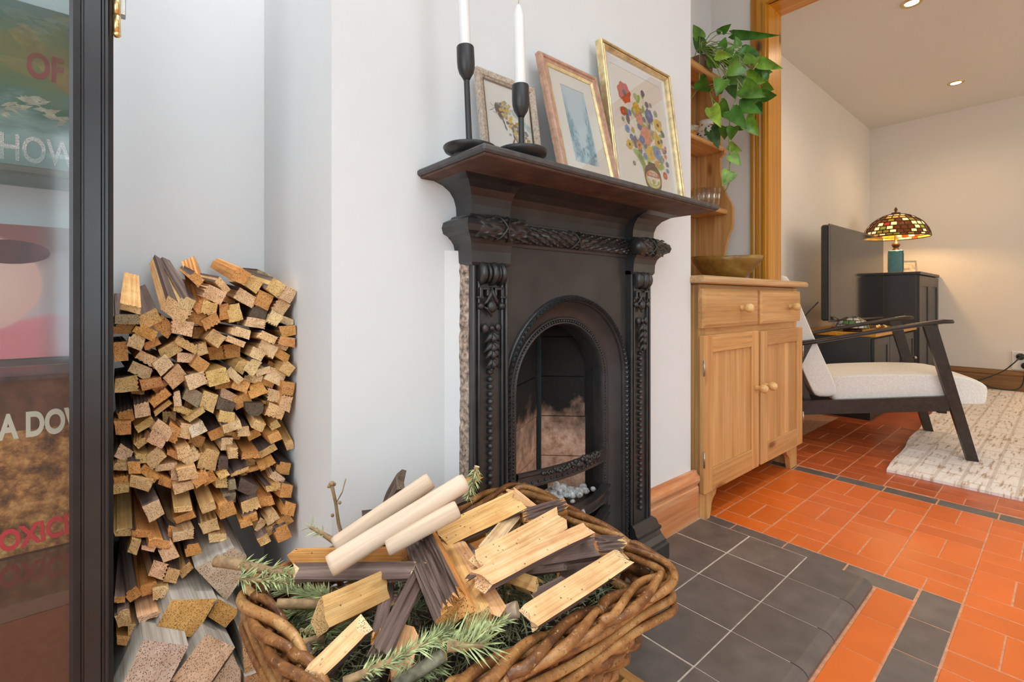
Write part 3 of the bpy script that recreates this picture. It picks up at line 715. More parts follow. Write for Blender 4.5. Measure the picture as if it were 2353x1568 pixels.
# green poster in a thin brown frame
m, nt, bb = new_mat('green_poster_print'); v = coords(nt, (1, 1, 1), False)
gs = nt.nodes.new('ShaderNodeSeparateXYZ'); nt.links.new(v, gs.inputs[0])
zz = mth(nt, 'MULTIPLY_ADD', noise(nt, coords(nt, (1, 1, 3), False), 11, 4, .6), .16, gs.outputs[2])
out = ramp(nt, zz, [(.10, (.20, .30, .27)), (.16, (.30, .42, .38)), (.20, (.05, .16, .10)), (.245, (.10, .15, .02)), (.285, (.25, .17, .01)), (.32, (.14, .16, .02)), (.36, (.02, .09, .06)), (.42, (.05, .20, .14)), (.5, (.10, .30, .24))])
nt.links.new(out, bb.inputs['Base Color']); bb.inputs['Roughness'].default_value = .3
pf = thing('framed_poster', 'green and gold framed poster with red and glittered lettering, highest in the glazed cabinet', 'poster', (-.18, SY + .02, .944), None)
fx0, fx1, fz0, fz1 = -.415, -.004, .945, 1.46
box('print', (fx0 + .01, SY + .016, fz0 + .01), (fx1 - .01, SY + .02, fz1 - .01), m, pf)
for lo, hi in (((fx0, fz0), (fx1, fz0 + .013)), ((fx0, fz1 - .013), (fx1, fz1))): box('frame_rail', (lo[0], SY + .008, lo[1]), (hi[0], SY + .024, hi[1]), M['pine_x'] if 0 else plain('brown_frame', (.12, .06, .02), .4), pf, .002)
for a in (fx0, fx1 - .013): box('frame_stile', (a, SY + .008, fz0 + .013), (a + .013, SY + .024, fz1 - .013), plain('brown_frame', (.12, .06, .02), .4), pf, .002)
redt = plain('brick_red_print', (.36, .035, .02), .5)
p = aty(60, 172, SY + .015); text('OF', .058, (p.x, SY + .0155, p.z), redt, pf, .002, .62, roll=0)
glit = plain('pale_pink_glitter', (.80, .62, .58), .35, var=.6, nscale=420)
p = aty(-40, 352, SY + .015); text('SHOWG', .062, (p.x, SY + .0155, p.z - .004), glit, pf, .0010, .60)
b = MB()                                                       # a pale painted splash and an arm-like gold sweep on the print
for k in range(26):
    t = k / 25; c = Vector((-.125 + .075 * t + R.uniform(-.008, .008), SY + .0156, 1.035 + .035 * math.sin(t * 3) + R.uniform(-.012, .012)))
    lozenge(b, c, Vector((1, 0, R.uniform(-1, 1))), (0, -1, 0), R.uniform(.012, .03), R.uniform(.004, .010), .0006, 0)
b.build('painted_splash', plain('cream_splash', (.50, .46, .33), .4, var=.4, nscale=90), pf)
b = MB().tube([(-.02, SY + .0155, 1.10), (-.06, SY + .0155, 1.13), (-.11, SY + .0155, 1.19)], [.022, .018, .014], 4); 
o = MB(); o.add([(q.x, SY + .0158 if i % 2 else SY + .0152, q.z) for i, q in enumerate(b.v)], b.f); o.build('painted_arm', plain('gold_paint', (.30, .18, .02), .4, var=.3, nscale=50), pf)

# ---------------------------------------------------------------- kindling stacked in the alcove
TONE = {'o': (.74, .37, .13), 'y': (.78, .51, .23), 'p': (.88, .61, .35), 'k': (.88, .56, .33), 'g': (.40, .32, .22), 'd': (.16, .115, .09), 'w': (.90, .72, .50)}
TN = {'o': 'orange', 'y': 'straw yellow', 'p': 'pale', 'k': 'pinkish', 'g': 'greyish', 'd': 'dark brown', 'w': 'whitish'}
STACK = '''
A 325 745 310 95 15 y 16 f
A 255 915 330 150 0 g 14 b
A 205 1075 340 150 0 o 6 b
A 640 910 330 190 -25 y 20 b
A 1060 770 430 240 35 k 24 b
A 1240 660 230 180 28 p 24 b
A 1500 700 250 170 -30 o 24 f
A 1400 270 190 130 45 o 6 b
A 870 1030 320 210 35 o 4 b
A 1155 1070 300 205 10 k 0 b
A 575 1125 330 160 25 o 0 f
A 405 1285 230 230 20 p 0 b
A 1420 890 230 210 25 o 0 f
A 150 1440 210 290 -4 o 0 f
A 660 1320 260 105 -20 o 0 f
A 980 1435 310 170 -30 y 0 f
A 1240 1340 320 130 28 y 0 b
A 1420 1140 180 180 5 o 0 f 3
A 1480 1400 190 170 -15 y 0 f
B 640 215 220 220 30 o 10 f
B 330 370 230 100 48 y 8 b
B 845 340 230 190 35 y 5 b
B 1205 405 220 200 35 y 8 b
B 1390 510 220 220 28 p 4 f
B 1010 190 220 70 28 g 4 b 8
B 200 520 320 200 25 k 4 f
B 715 570 290 190 30 k 5 b
B 1010 610 240 220 20 o 0 f
B 1265 715 210 210 30 k 0 b
B 420 610 190 85 30 o 0 f 3
B 350 800 145 225 0 o 0 b
B 530 805 185 235 -10 y 0 f
B 110 750 225 200 15 y 0 f
B 130 960 270 180 -30 o 0 f
B 940 800 230 200 20 d 0 f
B 1180 920 180 180 30 p 0 b
B 870 975 285 140 10 p 0 b
B 1390 950 200 100 20 p 0 f
B 1400 1110 230 150 -10 o 0 b
B 635 1130 265 135 15 p 0 f
B 545 1280 265 88 20 p 0 f
B 215 1235 240 200 35 y 0 f
B 1080 1220 250 125 25 k 0 b
B 1390 1285 235 135 8 o 0 b
B 1270 1350 240 78 20 y 0 f
B 1060 1410 275 175 25 p 0 b
B 1290 1500 260 125 30 o 0 f
B 890 1490 195 150 30 p 0 f
B 240 1470 225 190 -8 o 0 f 2
B 490 1440 240 180 -4 o 0 f 2
B 650 960 150 70 -10 y 0 f 4
C 610 80 330 160 27 p 0 f
C 480 265 330 175 24 p 0 b
C 850 160 275 215 -40 p 0 f
C 265 480 345 220 -8 y 0 b
C 650 480 315 140 -10 o 0 f
C 1065 370 280 230 -40 k 0 f
C 1250 60 290 125 5 p 0 f
C 1470 170 220 175 35 o 0 f
C 1400 420 310 205 -15 p 0 f
C 815 705 300 140 -36 o 0 f
C 840 880 300 78 -38 y 0 f
C 810 530 250 95 -40 o 0 f 2
C 1080 725 115 215 -10 p 0 b
C 1360 690 280 210 30 g 0 f
C 1300 840 200 125 25 o 0 f 3
C 1190 920 300 105 20 y 0 f
C 1385 990 290 85 -35 y 0 f
C 250 1010 220 190 -20 o 14 b
C 510 900 235 195 -10 p 12 b
C 950 1020 180 175 0 y 0 f 4
C 560 1150 330 110 -30 y 8 f
C 190 1205 225 195 0 o 0 f
C 850 1240 300 175 35 k 0 f
C 1010 1300 190 260 25 o 0 f
C 1215 1250 175 215 5 k 0 f
C 1420 1225 235 165 -20 w 2 f
C 1410 1410 205 165 20 o 0 f 3
C 740 1390 255 185 30 k 0 b
C 500 1440 200 105 -35 y 12 f
C 440 600 170 90 10 o 0 f 4
D 250 370 295 205 -12 y 4 f
D 360 500 255 105 -8 o 0 f 2
D 530 360 245 125 40 p 6 b
D 655 185 145 200 35 y 10 f
D 805 185 185 225 30 p 6 b
D 1000 270 235 110 -15 p 12 f
D 1390 230 195 180 35 y 0 f
D 1200 215 280 85 30 o 0 f 1
D 830 390 250 135 12 p 0 f
D 1205 370 265 195 25 p 0 b
D 1080 465 185 115 20 o 0 f 2
D 640 520 240 165 20 o 0 f
D 890 590 265 175 -25 o 0 f
D 1190 685 245 170 10 p 4 f
D 1400 560 190 195 5 o 0 f
D 1370 800 165 205 15 k 0 f
D 1140 805 300 60 10 o 0 f 1
D 460 720 325 160 25 k 0 f
D 650 760 235 180 -25 o 0 f
D 110 770 205 255 20 y 0 f
D 380 840 255 165 20 d 0 b
D 855 905 265 185 0 d 0 f
D 860 745 85 95 0 d 0 f 2
D 400 1020 255 165 8 y 0 b
D 490 1185 265 125 -18 p 14 f
D 1190 940 250 190 20 y 0 f
D 1180 1160 160 105 -30 y 16 f
D 920 1170 175 130 25 y 16 f
D 670 1265 195 130 -5 p 12 b
D 220 1305 235 140 -25 o 15 b
D 480 1320 260 105 5 o 0 f 2
D 840 1310 200 115 -25 o 0 f 2
D 1190 1355 180 130 -25 o 10 f
D 405 1470 175 165 0 p 8 b
D 1425 1480 120 140 -20 y 34 f
E 215 130 245 200 25 p 10 b
E 510 205 190 140 0 y 10 f
E 720 190 275 220 -40 p 5 f
E 1040 140 230 110 25 o 0 f
E 1200 95 215 140 -20 k 10 f
E 1310 185 275 175 -40 p 0 f
E 150 335 215 110 0 y 8 f
E 380 360 175 170 -5 o 8 b
E 630 460 265 130 40 o 0 f
E 900 345 315 95 -8 p 12 f
E 1240 460 300 165 -10 k 5 f
E 1040 460 95 165 0 p 0 f
E 170 565 215 120 -5 o 0 f
E 165 700 235 125 -8 y 0 f
E 490 620 315 165 15 y 0 f
E 890 585 215 145 20 o 0 f 2
E 1470 540 240 170 -30 o 0 f
E 1190 675 315 140 -15 k 5 f
E 705 1060 240 240 -25 p 14 b
E 1170 1045 255 70 -5 y 20 f
E 1210 1175 295 110 -20 o 5 f
E 210 1420 275 110 -5 y 24 f
E 500 1435 315 110 5 o 6 f
E 1180 1465 310 130 -10 p 14 f
E 1000 1400 115 170 10 o 0 b 2
F 95 220 255 280 10 y 6 f
F 330 290 165 190 0 d 0 f
F 500 120 155 150 -5 y 8 f
F 790 155 245 95 -5 o 18 f
F 1060 90 275 105 -30 y 16 b
F 600 425 290 55 -20 y 22 b
F 640 445 180 90 -10 o 0 f 1
F 760 275 165 140 15 y 0 f 2
F 830 385 195 65 -15 o 0 f 1
F 1060 325 235 70 -30 o 14 f
F 1330 370 195 190 10 o 6 b
F 1225 525 195 120 40 p 14 b
F 340 470 155 100 -30 y 0 f
F 85 525 200 160 -30 o 0 f
F 320 605 175 150 0 y 0 f
F 490 640 105 140 -10 g 0 b
F 740 685 270 170 22 d 10 b
F 1200 690 265 90 -10 y 10 f
F 1380 740 175 195 5 o 0 b
F 1030 915 235 125 -10 o 20 f
F 440 855 185 130 -5 g 12 f
F 400 1045 245 210 -15 o 8 f
F 790 975 280 185 -20 y 12 b
F 1430 1040 165 210 15 o 10 b
F 790 1185 205 120 -20 o 5 b
F 705 1275 175 100 -20 o 2 f
F 950 1300 115 210 25 p 14 b
F 1150 1180 215 125 -30 p 12 f
F 1340 1240 225 140 -35 o 4 f
F 1130 1370 265 105 -35 y 4 f
F 1320 1430 215 185 -25 o 4 b
F 120 1315 255 170 -20 p 6 f
F 90 1015 225 110 -25 y 20 f
F 270 1505 265 115 -5 p 6 f
F 1000 1545 175 120 -30 y 12 b
G 380 145 145 200 20 y 6 f
G 790 110 290 125 10 o 24 f
G 620 185 190 75 10 k 6 b
G 930 275 255 195 -25 k 4 f
G 1340 205 225 180 -15 o 12 b
G 1530 490 190 110 -25 y 24 f
G 360 930 225 160 -35 o 28 b
G 150 1020 165 95 0 o 12 b
G 620 855 265 160 -15 o 6 f
G 790 535 225 230 20 k 6 b
G 1010 625 190 220 15 y 14 b
G 1225 540 215 110 -40 y 6 f
G 820 920 235 180 -10 p 6 f
G 200 1345 235 230 -15 y 10 b
G 640 1300 320 85 -20 k 20 f
G 430 1500 265 150 -10 y 4 f
G 770 1400 105 165 25 p 6 f
G 590 1425 170 70 -10 o 0 f 1
H 250 800 300 120 8 o 4 f
'''
ORI = {'A': (255, 605), 'B': (465, 605), 'C': (255, 815), 'D': (465, 815), 'E': (255, 1025), 'F': (465, 1025), 'G': (255, 1235), 'H': (255, 1350)}
SCL = {'H': 6.447}
items = []
for L in STACK.strip().split('\n'):
    q = L.split(); k = SCL.get(q[0], 7.127); o = ORI[q[0]]
    items.append([o[0] + float(q[1]) / k, o[1] + float(q[2]) / k, float(q[3]) / k, float(q[4]) / k, float(q[5]), q[6], float(q[7]), q[8], float(q[9]) if len(q) > 9 else 0.0])
items.sort(key=lambda t: t[1])
rows = {}
for it in items: rows.setdefault(min(16, int((it[1] - 640) / 46)), []).append(it)
ORD = 'first second third fourth fifth sixth seventh eighth ninth tenth eleventh twelfth thirteenth fourteenth fifteenth sixteenth seventeenth eighteenth'.split()
def stick(poly, d, name, label, cat, group, tone, ends, sides, smats, jit=.05):
    o = MB(); n = len(poly); c = sum(poly, Vector()) / n
    o.extrude(poly, d, 0, sides, 0, R.uniform(.84, .93))
    ob = o.build(name, smats, None, xdir=d, origin=c)
    k = R.uniform(.98, 1.2); ob.color = (min(1, tone[0] * k), min(1, tone[1] * k * R.uniform(.95, 1.05)), min(1, tone[2] * k * R.uniform(.88, 1.1)), 1)
    return tag(ob, label, cat, group)
SM = [M['end'], M['side'], M['bark']]
for r in sorted(rows):
    row = sorted(rows[r], key=lambda t: t[0])
    for i, (u, v, wd, ht, ang, tn, tilt, sd, rec) in enumerate(row):
        yf = 1.0 + R.uniform(-.016, .012) + rec * .012 - max(0, (v - 1000)) * .00008
        rmax = .286 if u > 560 else 9
        a = rad(ang); loc = []
        hw, hh = wd / 2 * 1.13, ht / 2 * 1.15
        def side_pts(p, q, n, amp, teeth=0):
            out = []
            for t in range(n):
                f = t / n; x = p[0] + (q[0] - p[0]) * f; y = p[1] + (q[1] - p[1]) * f
                nx, ny = -(q[1] - p[1]), q[0] - p[0]; L = math.hypot(nx, ny) or 1
                off = R.uniform(-amp, amp) if t else R.uniform(-amp, amp) * .6
                if teeth and t % 2: off += teeth
                out.append((x + nx / L * off, y + ny / L * off))
            return out
        amp = min(wd, ht) * .035; cr = [(-hw, -hh), (hw, -hh), (hw, hh), (-hw, hh)]
        cr = [(x + R.uniform(-.09, .09) * wd, y + R.uniform(-.09, .09) * ht) for x, y in cr]
        kind = R.random(); gs_ = R.randrange(4) if kind < .42 else -1
        if tn == 'd' and abs(ang) < 1 and wd > 30:
            pl = [(-hw, -hh), (hw, -hh)] + [(hw * math.cos(PI * t / 8), -hh * .2 + hh * 1.2 * math.sin(PI * t / 8)) for t in range(9)]
        else:
            pl = []
            for e in range(4):
                p, q = cr[e], cr[(e + 1) % 4]
                if e == gs_: pl += side_pts(p, q, 8, amp * .6, min(wd, ht) * .13)
                else: pl += side_pts(p, q, 3, amp)
        if kind > .80 and len(pl) == 12:                        # a corner split away
            pl[0] = (pl[0][0] + wd * .22, pl[0][1] + ht * .05); pl.insert(0, (pl[0][0] - wd * .05, pl[0][1] + ht * .26)); pl.insert(0, (-hw, pl[0][1] + ht * .02))
        sides = []
        n = len(pl)
        for j in range(n):
            mx = (pl[j][1] + pl[(j + 1) % n][1]) / 2
            top = mx < -hh * .35
            sides.append(2 if (sd == 'b' and (top or R.random() < .12)) or (sd == 'f' and R.random() < .06) else 1)
        pts = []
        for x, y in pl:
            uu = u + x * math.cos(a) - y * math.sin(a); vv = v + x * math.sin(a) + y * math.cos(a)
            q = aty(uu, vv, yf); pts.append(Vector((min(q.x, .2895), q.y + R.uniform(-.0012, .0012), q.z)))
        cx = sum(p.x for p in pts) / n
        tl = rad(tilt * (.9 if v < 720 else .62) + R.uniform(-1.5, 1.5)); ywmax = max(0, (.288 - max(p.x for p in pts)) / .2); ymin = max(0, (min(p.x for p in pts) - .016) / .2)
        yaw = max(-ymin, min(ywmax, R.uniform(-.10, .06)))
        d = Vector((yaw, 1, math.tan(tl))); L = min(.225, 1.238 - yf - .004) * R.uniform(.93, 1.0); d = d * L
        face = 'brown-faced' if sd == 'b' else ('slim' if ht < 13 or wd < 13 else 'split')
        lab = '%s %s kindling stick, %s from the black cabinet in the stack\'s %s row down' % (TN[tn], face, ORD[i], ORD[r])
        stick(pts, d, 'kindling_stick', lab, 'firewood', 'kindling stacked in the alcove', TONE[tn], None, sides, SM)
# large sawn timbers under the kindling
TB = [M['sawn_big'], M['grey_side'], M['side']]
def timber(px, yf, dvec, tone, label, mats=None, lift=0.0):
    pts = []; n = len(px)
    for i in range(n):
        (u0, v0), (u1, v1) = px[i], px[(i + 1) % n]
        for t in (0, .33, .67):
            q = aty(u0 + (u1 - u0) * t, v0 + (v1 - v0) * t, yf); pts.append(q + Vector((0, R.uniform(-.0008, .0008), 0)))
    return stick(pts, Vector(dvec), 'timber_offcut', label, 'firewood', 'sawn timber offcuts below the kindling', tone, None, 1, mats or TB)
timber([(447.8, 1306), (492, 1284), (537, 1258), (567, 1279), (545, 1345), (519.4, 1382)], .965, (-.02, .24, .075), (.66, .50, .40), 'pinkish grey sawn timber offcut sloping up behind the basket corner', lift=0)
timber([(394.6, 1379), (498.5, 1376), (447.3, 1466), (351, 1455.5)], .945, (-.03, .28, .085), (.72, .40, .14), 'large orange sawn timber offcut with a lozenge-shaped end')
timber([(501.6, 1376.4), (545, 1400), (545, 1412), (518.7, 1443), (478.3, 1418)], .955, (0, .27, .04), (.56, .29, .10), 'darker orange timber offcut tucked against the basket')
timber([(329.5, 1471), (433.4, 1485), (390, 1568), (352, 1640), (250, 1640)], .905, (-.004, .30, .03), (.68, .53, .41), 'wide pale brown timber offcut with a whitened chamfered edge beside the cabinet foot')
timber([(473.7, 1457), (540, 1488), (517, 1522), (478, 1580), (392, 1565)], .915, (-.02, .29, .03), (.66, .47, .35), 'rough pinkish timber offcut with a torn corner, between two grey ones')
timber([(556, 1468), (580.7, 1458.6), (605.5, 1533), (562, 1551.6)], .93, (-.01, .28, .03), (.62, .39, .22), 'brown timber offcut with a grey side, next to the basket rim')
timber([(562, 1556), (608.6, 1540), (616, 1600), (563, 1600)], .92, (0, .29, .0), (.52, .30, .17), 'red-brown timber offcut below the one next to the basket rim')
timber([(490.8, 1567), (534, 1502), (552.8, 1544), (553, 1620), (495, 1620)], .925, (0, .28, .01), (.60, .48, .36), 'weathered grey timber offcut under the torn-cornered one')
for k, (x0, lb) in enumerate(((.018, 'square timber offcut on the floor beside the cabinet, lowest in the stack'), (.108, 'square timber offcut on the floor in the middle of the stack foot'), (.198, 'square timber offcut on the floor against the chimney breast side'))):
    x1 = min(x0 + .084, .287)
    stick([Vector((x0, .94, .002)), Vector((x1, .94, .002)), Vector((x1, .94, .088)), Vector((x0, .94, .088))], Vector((0, .28, 0)), 'timber_offcut', lb, 'firewood', 'sawn timber offcuts below the kindling', (.55, .38, .24), None, 1, TB)

# ---------------------------------------------------------------- pine crate with papers, under the basket
crate = thing('crate', 'small slatted pine crate under the wicker basket on the hearth', 'crate', (.44, .56, .02))
RA = rad(4); RM = Matrix.Translation((.618, .415, 0)) @ Matrix.Rotation(RA, 4, 'Z')   # front right corner of the crate
def cbox(nm, lo, hi, m, bev=.0015): MB().box(lo, hi, 0, bev, RM).build(nm, m, crate)
CW, CD, CT = .46, .235, .158
M['crate'] = wood('crate_pine', (.34, .155, .045), (.46, .225, .07), (.55, .30, .11), 1, .5, 1.6, 30)
M['crate_x'] = wood('crate_pine_x', (.34, .155, .045), (.46, .225, .07), (.55, .30, .11), 0, .5, 1.6, 30)
for k in range(6): cbox('slat', (-.009, .012, .024 + k * .022), (-.002, CD, .0445 + k * .022), M['crate'])
for k in range(6): cbox('slat', (-CW, .012, .024 + k * .022), (-CW + .007, CD, .0445 + k * .022), M['crate'])
cbox('top_rail', (-.012, -.0, .146), (.003, CD, CT), M['crate'])
cbox('top_rail', (-CW - .003, 0, .146), (-CW + .012, CD, CT), M['crate'])
for k in range(3): cbox('front_slat', (-CW, 0, .024 + k * .045), (0, .01, .062 + k * .045), M['crate_x'])
for k in range(3): cbox('back_slat', (-CW, CD - .01, .024 + k * .045), (0, CD, .062 + k * .045), M['crate_x'])
for x in (-.025, -CW): cbox('corner_post', (x, .010, .02), (x + .025, .030, CT - .002), M['crate_x'])
cbox('bottom_board', (-CW + .007, .01, .0205), (-.009, CD - .01, .026), M['crate_x'])
for k, (x, c, lb) in enumerate(((-.105, (.80, .79, .76), 'white paper booklet standing in the crate, nearest its right side'), (-.12, (.72, .62, .22), 'yellow booklet standing in the crate behind the white one'), (-.135, (.78, .78, .76), 'pale folded leaflet standing in the crate behind the yellow one'))):
    lb = lb.replace('right side', 'corner post')
    b = MB().box((x, .035, .0265), (x + .004, .185, .146 - .008 * k), 0, 0, RM @ Matrix.Translation((0, 0, 0)))
    tag(b.build('booklet', plain('booklet_%d' % k, c, .5, var=.04)), lb, 'booklet', 'papers in the crate')

# ---------------------------------------------------------------- wicker basket
RIM, BOT = .400, .1605
bc = Vector((.350, .505, 0)); BA = rad(2)
bk = thing('wicker_basket', 'rectangular brown wicker basket heaped with firewood on the hearth', 'basket', (bc.x, bc.y, BOT))
def rrect(hx, hy, r, n=8):
    pts = []
    for cx, cy, a0 in ((hx - r, hy - r, 0), (-hx + r, hy - r, 90), (-hx + r, -hy + r, 180), (hx - r, -hy + r, 270)):
        for k in range(n + 1):
            a = rad(a0 + 90 * k / n); pts.append(Vector((cx + r * math.cos(a), cy + r * math.sin(a), 0)))
    return pts
def resample(pts, n):
    P2 = pts + [pts[0]]; L = [0]
    for a, b_ in zip(P2, P2[1:]): L.append(L[-1] + (b_ - a).length)
    out = []; j = 0
    for i in range(n):
        s_ = L[-1] * i / n
        while L[j + 1] < s_: j += 1
        t = (s_ - L[j]) / max(1e-9, L[j + 1] - L[j]); out.append(P2[j].lerp(P2[j + 1], t))
    return out
NS = 40
QUAD = [Vector((.146, .362, 0)), Vector((.546, .328, 0)), Vector((.588, .664, 0)), Vector((.136, .645, 0))]   # rim corners: front, front, back, back
QC = sum(QUAD, Vector()) / 4
def ring(f, n, out=0.0):
    """f: 0 at the base, 1 at the rim"""
    e = f ** .85; k = .74 + .26 * e; hx, hy = .24, .165
    p = resample(rrect(hx, hy, .03), n); z = BOT + (RIM - .022 - BOT) * f; r = []
    for q in p:
        u, v = (q.x / hx + 1) / 2, (q.y / hy + 1) / 2
        w_ = (QUAD[0] * (1 - u) + QUAD[1] * u) * (1 - v) + (QUAD[3] * (1 - u) + QUAD[2] * u) * v
        d = (w_ - QC); d2 = d * k + d.normalized() * out + Vector((.066 * (1 - e), .082 * (1 - e), 0)); r.append(QC + d2 + Vector((0, 0, z)))
    return r
WIL = [M['willow']]
for i in range(NS):
    pts = []
    for k in range(6):
        f = -.02 + 1.04 * k / 5; pts.append(ring(max(0, f), NS)[i])
    MB().tube(pts, .0042, 6).build('stake', M['willow'], bk)
rows_n = 12
for r in range(rows_n):
    f = (r + .5) / rows_n; n = NS * 4; ctr = ring(f, n); big = ring(f, n, .007); sml = ring(f, n, -.007); pts = []
    for i in range(n):
        s_ = math.cos(2 * PI * (i / 8) + PI * (r % 2)); pts.append(ctr[i].lerp(big[i] if s_ > 0 else sml[i], abs(s_)) + Vector((0, 0, R.uniform(-.0006, .0006))))
    MB().tube(pts, .0080 + R.uniform(-.0006, .0010), 7, closed=True).build('weaver', M['willow'], bk)
# plaited border of thick rods
NR = 240; rim = ring(1.0, NR, .004); per = sum((rim[i] - rim[i - 1]).length for i in range(NR))
def rim_pt(s_, ph, amp=.0105):
    i = s_ % NR; a = rim[int(i)]; b_ = rim[(int(i) + 1) % NR]; p = a.lerp(b_, i - int(i))
    t = (b_ - a).normalized(); o = Vector((t.y, -t.x, 0)); q = 2 * PI * s_ / NR * 6 + ph
    return p + o * (math.cos(q) * amp * 1.2 + .000) + Vector((0, 0, .008 + math.sin(q) * amp * .6))
for st in range(4):
    segs = 7
    for k in range(segs):
        s0 = NR * k / segs + st * 11; ln = NR / segs * 1.06; pts = []; rr = []; n = 26; r0 = R.uniform(.0046, .0060)
        for i in range(n + 1):
            f = i / n; sh = 1.0 if f < .93 else .8
            pts.append(rim_pt(s0 + ln * f, st * PI / 2,   .0105 * (1 - .35 * (f < .04) - .5 * (f > .95)))); rr.append(r0 * (1 - .35 * max(0, (f - .75) / .25)))
        MB().tube(pts, rr, 8).build('rim_rod', M['willow'], bk)
for k in range(3):                                             # plain rods lying along the outside of the border
    out = ring(1.0, 120, .010 + .002 * k); MB().tube([p + Vector((0, 0, -.004 - .012 * k + .003 * math.sin(i * .35 + k))) for i, p in enumerate(out)], .0052, 7, closed=True).build('rim_rod', M['willow'], bk)
box_pts = ring(.02, 60); b = MB(); b.add([p for p in box_pts] + [p - Vector((0, 0, .004)) for p in box_pts], [list(range(60)), list(range(119, 59, -1))] + [[i, (i + 1) % 60, 60 + (i + 1) % 60, 60 + i] for i in range(60)])
b.build('base', M['willow'], bk)

# ---------------------------------------------------------------- what the basket holds
DZ = .022
G = 'firewood heaped in the wicker basket'
def log(p0, z0, p1, z1, wpx, hpx, label, kind='plank', tone='y', roll=0.0, name='split_log', taper=1.0, bow_=0.0, grooves=0):
    """p0, p1: pixels of the two ends; z0, z1: their real heights; wpx: width seen from above, hpx: thickness"""
    a, c = atz(*p0, z0 + DZ), atz(*p1, z1 + DZ); d = c - a; L = d.length; d.normalize()
    sc = ((a - E0).length + (c - E0).length) / 2 / FPX
    W, H = wpx * sc * .84, hpx * sc * .5
    up = Vector((-.42, -.58, .80)); up = (up - d * up.dot(d)).normalized(); sd = d.cross(up)
    if roll: q = Matrix.Rotation(rad(roll), 3, d); up = q @ up; sd = q @ sd
    def sec(k):
        g = grooves; pl = []
        def edge(p, q, n, amp, tooth=0):
            for t in range(n):
                f = t / n; x = p[0] + (q[0] - p[0]) * f; y = p[1] + (q[1] - p[1]) * f; nx, ny = q[1] - p[1], p[0] - q[0]; l = math.hypot(nx, ny)
                o = -tooth if tooth and t % 4 == 3 else (-tooth * .12 if tooth and t % 2 == 0 else 0)
                pl.append((x + nx / l * o, y + ny / l * o))
        cr = [(-.5, .5), (.5, .5), (.5, -.5), (-.5, -.5)]
        e = [(x * W * (1 + jit[i][0]), y * H * (1 + jit[i][1])) for i, (x, y) in enumerate(cr)]
        edge(e[0], e[1], g * 4 if g else 3, 0, H * .16 if g else 0); edge(e[1], e[2], 2, 0); edge(e[2], e[3], 2, 0); edge(e[3], e[0], 2, 0)
        return pl
    jit = [(R.uniform(-.10, .10), R.uniform(-.14, .14)) for _ in range(4)]
    base = sec(0); n = len(base); K = 9; vs = []; fs = []; mi = []
    wob = [(R.uniform(-.035, .035) * W, R.uniform(-.09, .09) * H) for _ in base]
    for k in range(K):
        f = k / (K - 1); s_ = 1 + (taper - 1) * f; o = up * (bow_ * sc * 4 * f * (1 - f))
        for j, (x, y) in enumerate(base):
            jx, jy = wob[j]; ff = math.sin(PI * f * (1.5 + .3 * (j % 3)) + j * 1.7) + R.uniform(-.25, .25); e0 = R.uniform(-.008, .008) * (k in (0, K - 1))
            vs.append(a + d * (L * f + e0) + sd * (x * s_ + jx * ff) + up * (y * (1 + (taper - 1) * f * .5) + jy * ff) + o)
    fs = [list(range(n))[::-1], list(range((K - 1) * n, K * n))]; mi = [0, 0]
    ntop = grooves * 4 if grooves else 3
    for k in range(K - 1):
        for j in range(n):
            j2 = (j + 1) % n; fs.append([k * n + j, k * n + j2, (k + 1) * n + j2, (k + 1) * n + j])
            top = j < ntop
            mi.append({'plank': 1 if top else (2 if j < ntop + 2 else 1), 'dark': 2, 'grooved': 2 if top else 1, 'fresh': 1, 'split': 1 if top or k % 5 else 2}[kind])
    b = MB().add(vs, fs, mi); o = b.build(name, SM, None, xdir=d, origin=(a + c) / 2)
    t = TONE[tone]; k = R.uniform(.95, 1.12); o.color = (min(1, t[0] * k), min(1, t[1] * k), min(1, t[2] * k), 1)
    return tag(o, label, 'firewood', G)
def pole(p0, z0, p1, z1, wpx, label, mats, name='peeled_pole', group='peeled poles across the basket', cat='pole', taper=.95, n=14):
    a, c = atz(*p0, z0 + DZ), atz(*p1, z1 + DZ); sc = ((a - E0).length + (c - E0).length) / 2 / FPX; r = wpx * sc / 2; d = c - a; q = d.orthogonal().normalized()
    pts = [a + d * f + q * R.uniform(-.004, .004) * r * 4 for f in (0, .03, .25, .5, .75, .97, 1)]; rr = [r * .94, r, r, r * (1 + taper) / 2, r * (1 + taper) / 2, r * taper, r * taper * .9]
    b = MB().tube(pts, rr, n, 0, True, 1); return tag(b.build(name, mats, None, xdir=d, origin=a), label, cat, group)
PM = [M['peeled'], M['peeled_end']]
pole((772, 1256), .405, (990, 1104), .470, 38, 'peeled pole at the rear of the three pale poles on the basket', PM)
pole((757, 1302), .415, (1069, 1108), .480, 42, 'longest peeled pole, in the middle of the three pale poles', PM)
pole((888, 1256), .425, (1052, 1170), .455, 40, 'shortest peeled pole, in front of the two longer pale poles', PM)
log((678, 1316), .392, (958, 1313), .400, 33, 36, 'dark brown stick with a pale sawn end lying under the poles', 'dark', 'p', 8)
log((676, 1282), .380, (932, 1276), .385, 36, 34, 'brown-topped stick with an orange split face behind the dark one', 'plank', 'o', 30)
log((741, 1412), .385, (872, 1352), .380, 62, 100, 'thick block with a grooved dark lower side and furry sawn end', 'split', 'y', 18)
log((868, 1510), .380, (962, 1322), .395, 40, 30, 'long dark stick leaning diagonally over the heap near its middle', 'dark', 'd', 25, grooves=2)
log((868, 1466), .365, (893, 1346), .375, 26, 34, 'striped brown stick just behind the leaning dark one', 'dark', 'o', 10, grooves=2)
log((1046, 1412), .398, (966, 1236), .406, 78, 92, 'broad ridged brown board with an orange sawn end', 'grooved', 'o', -18, grooves=5)
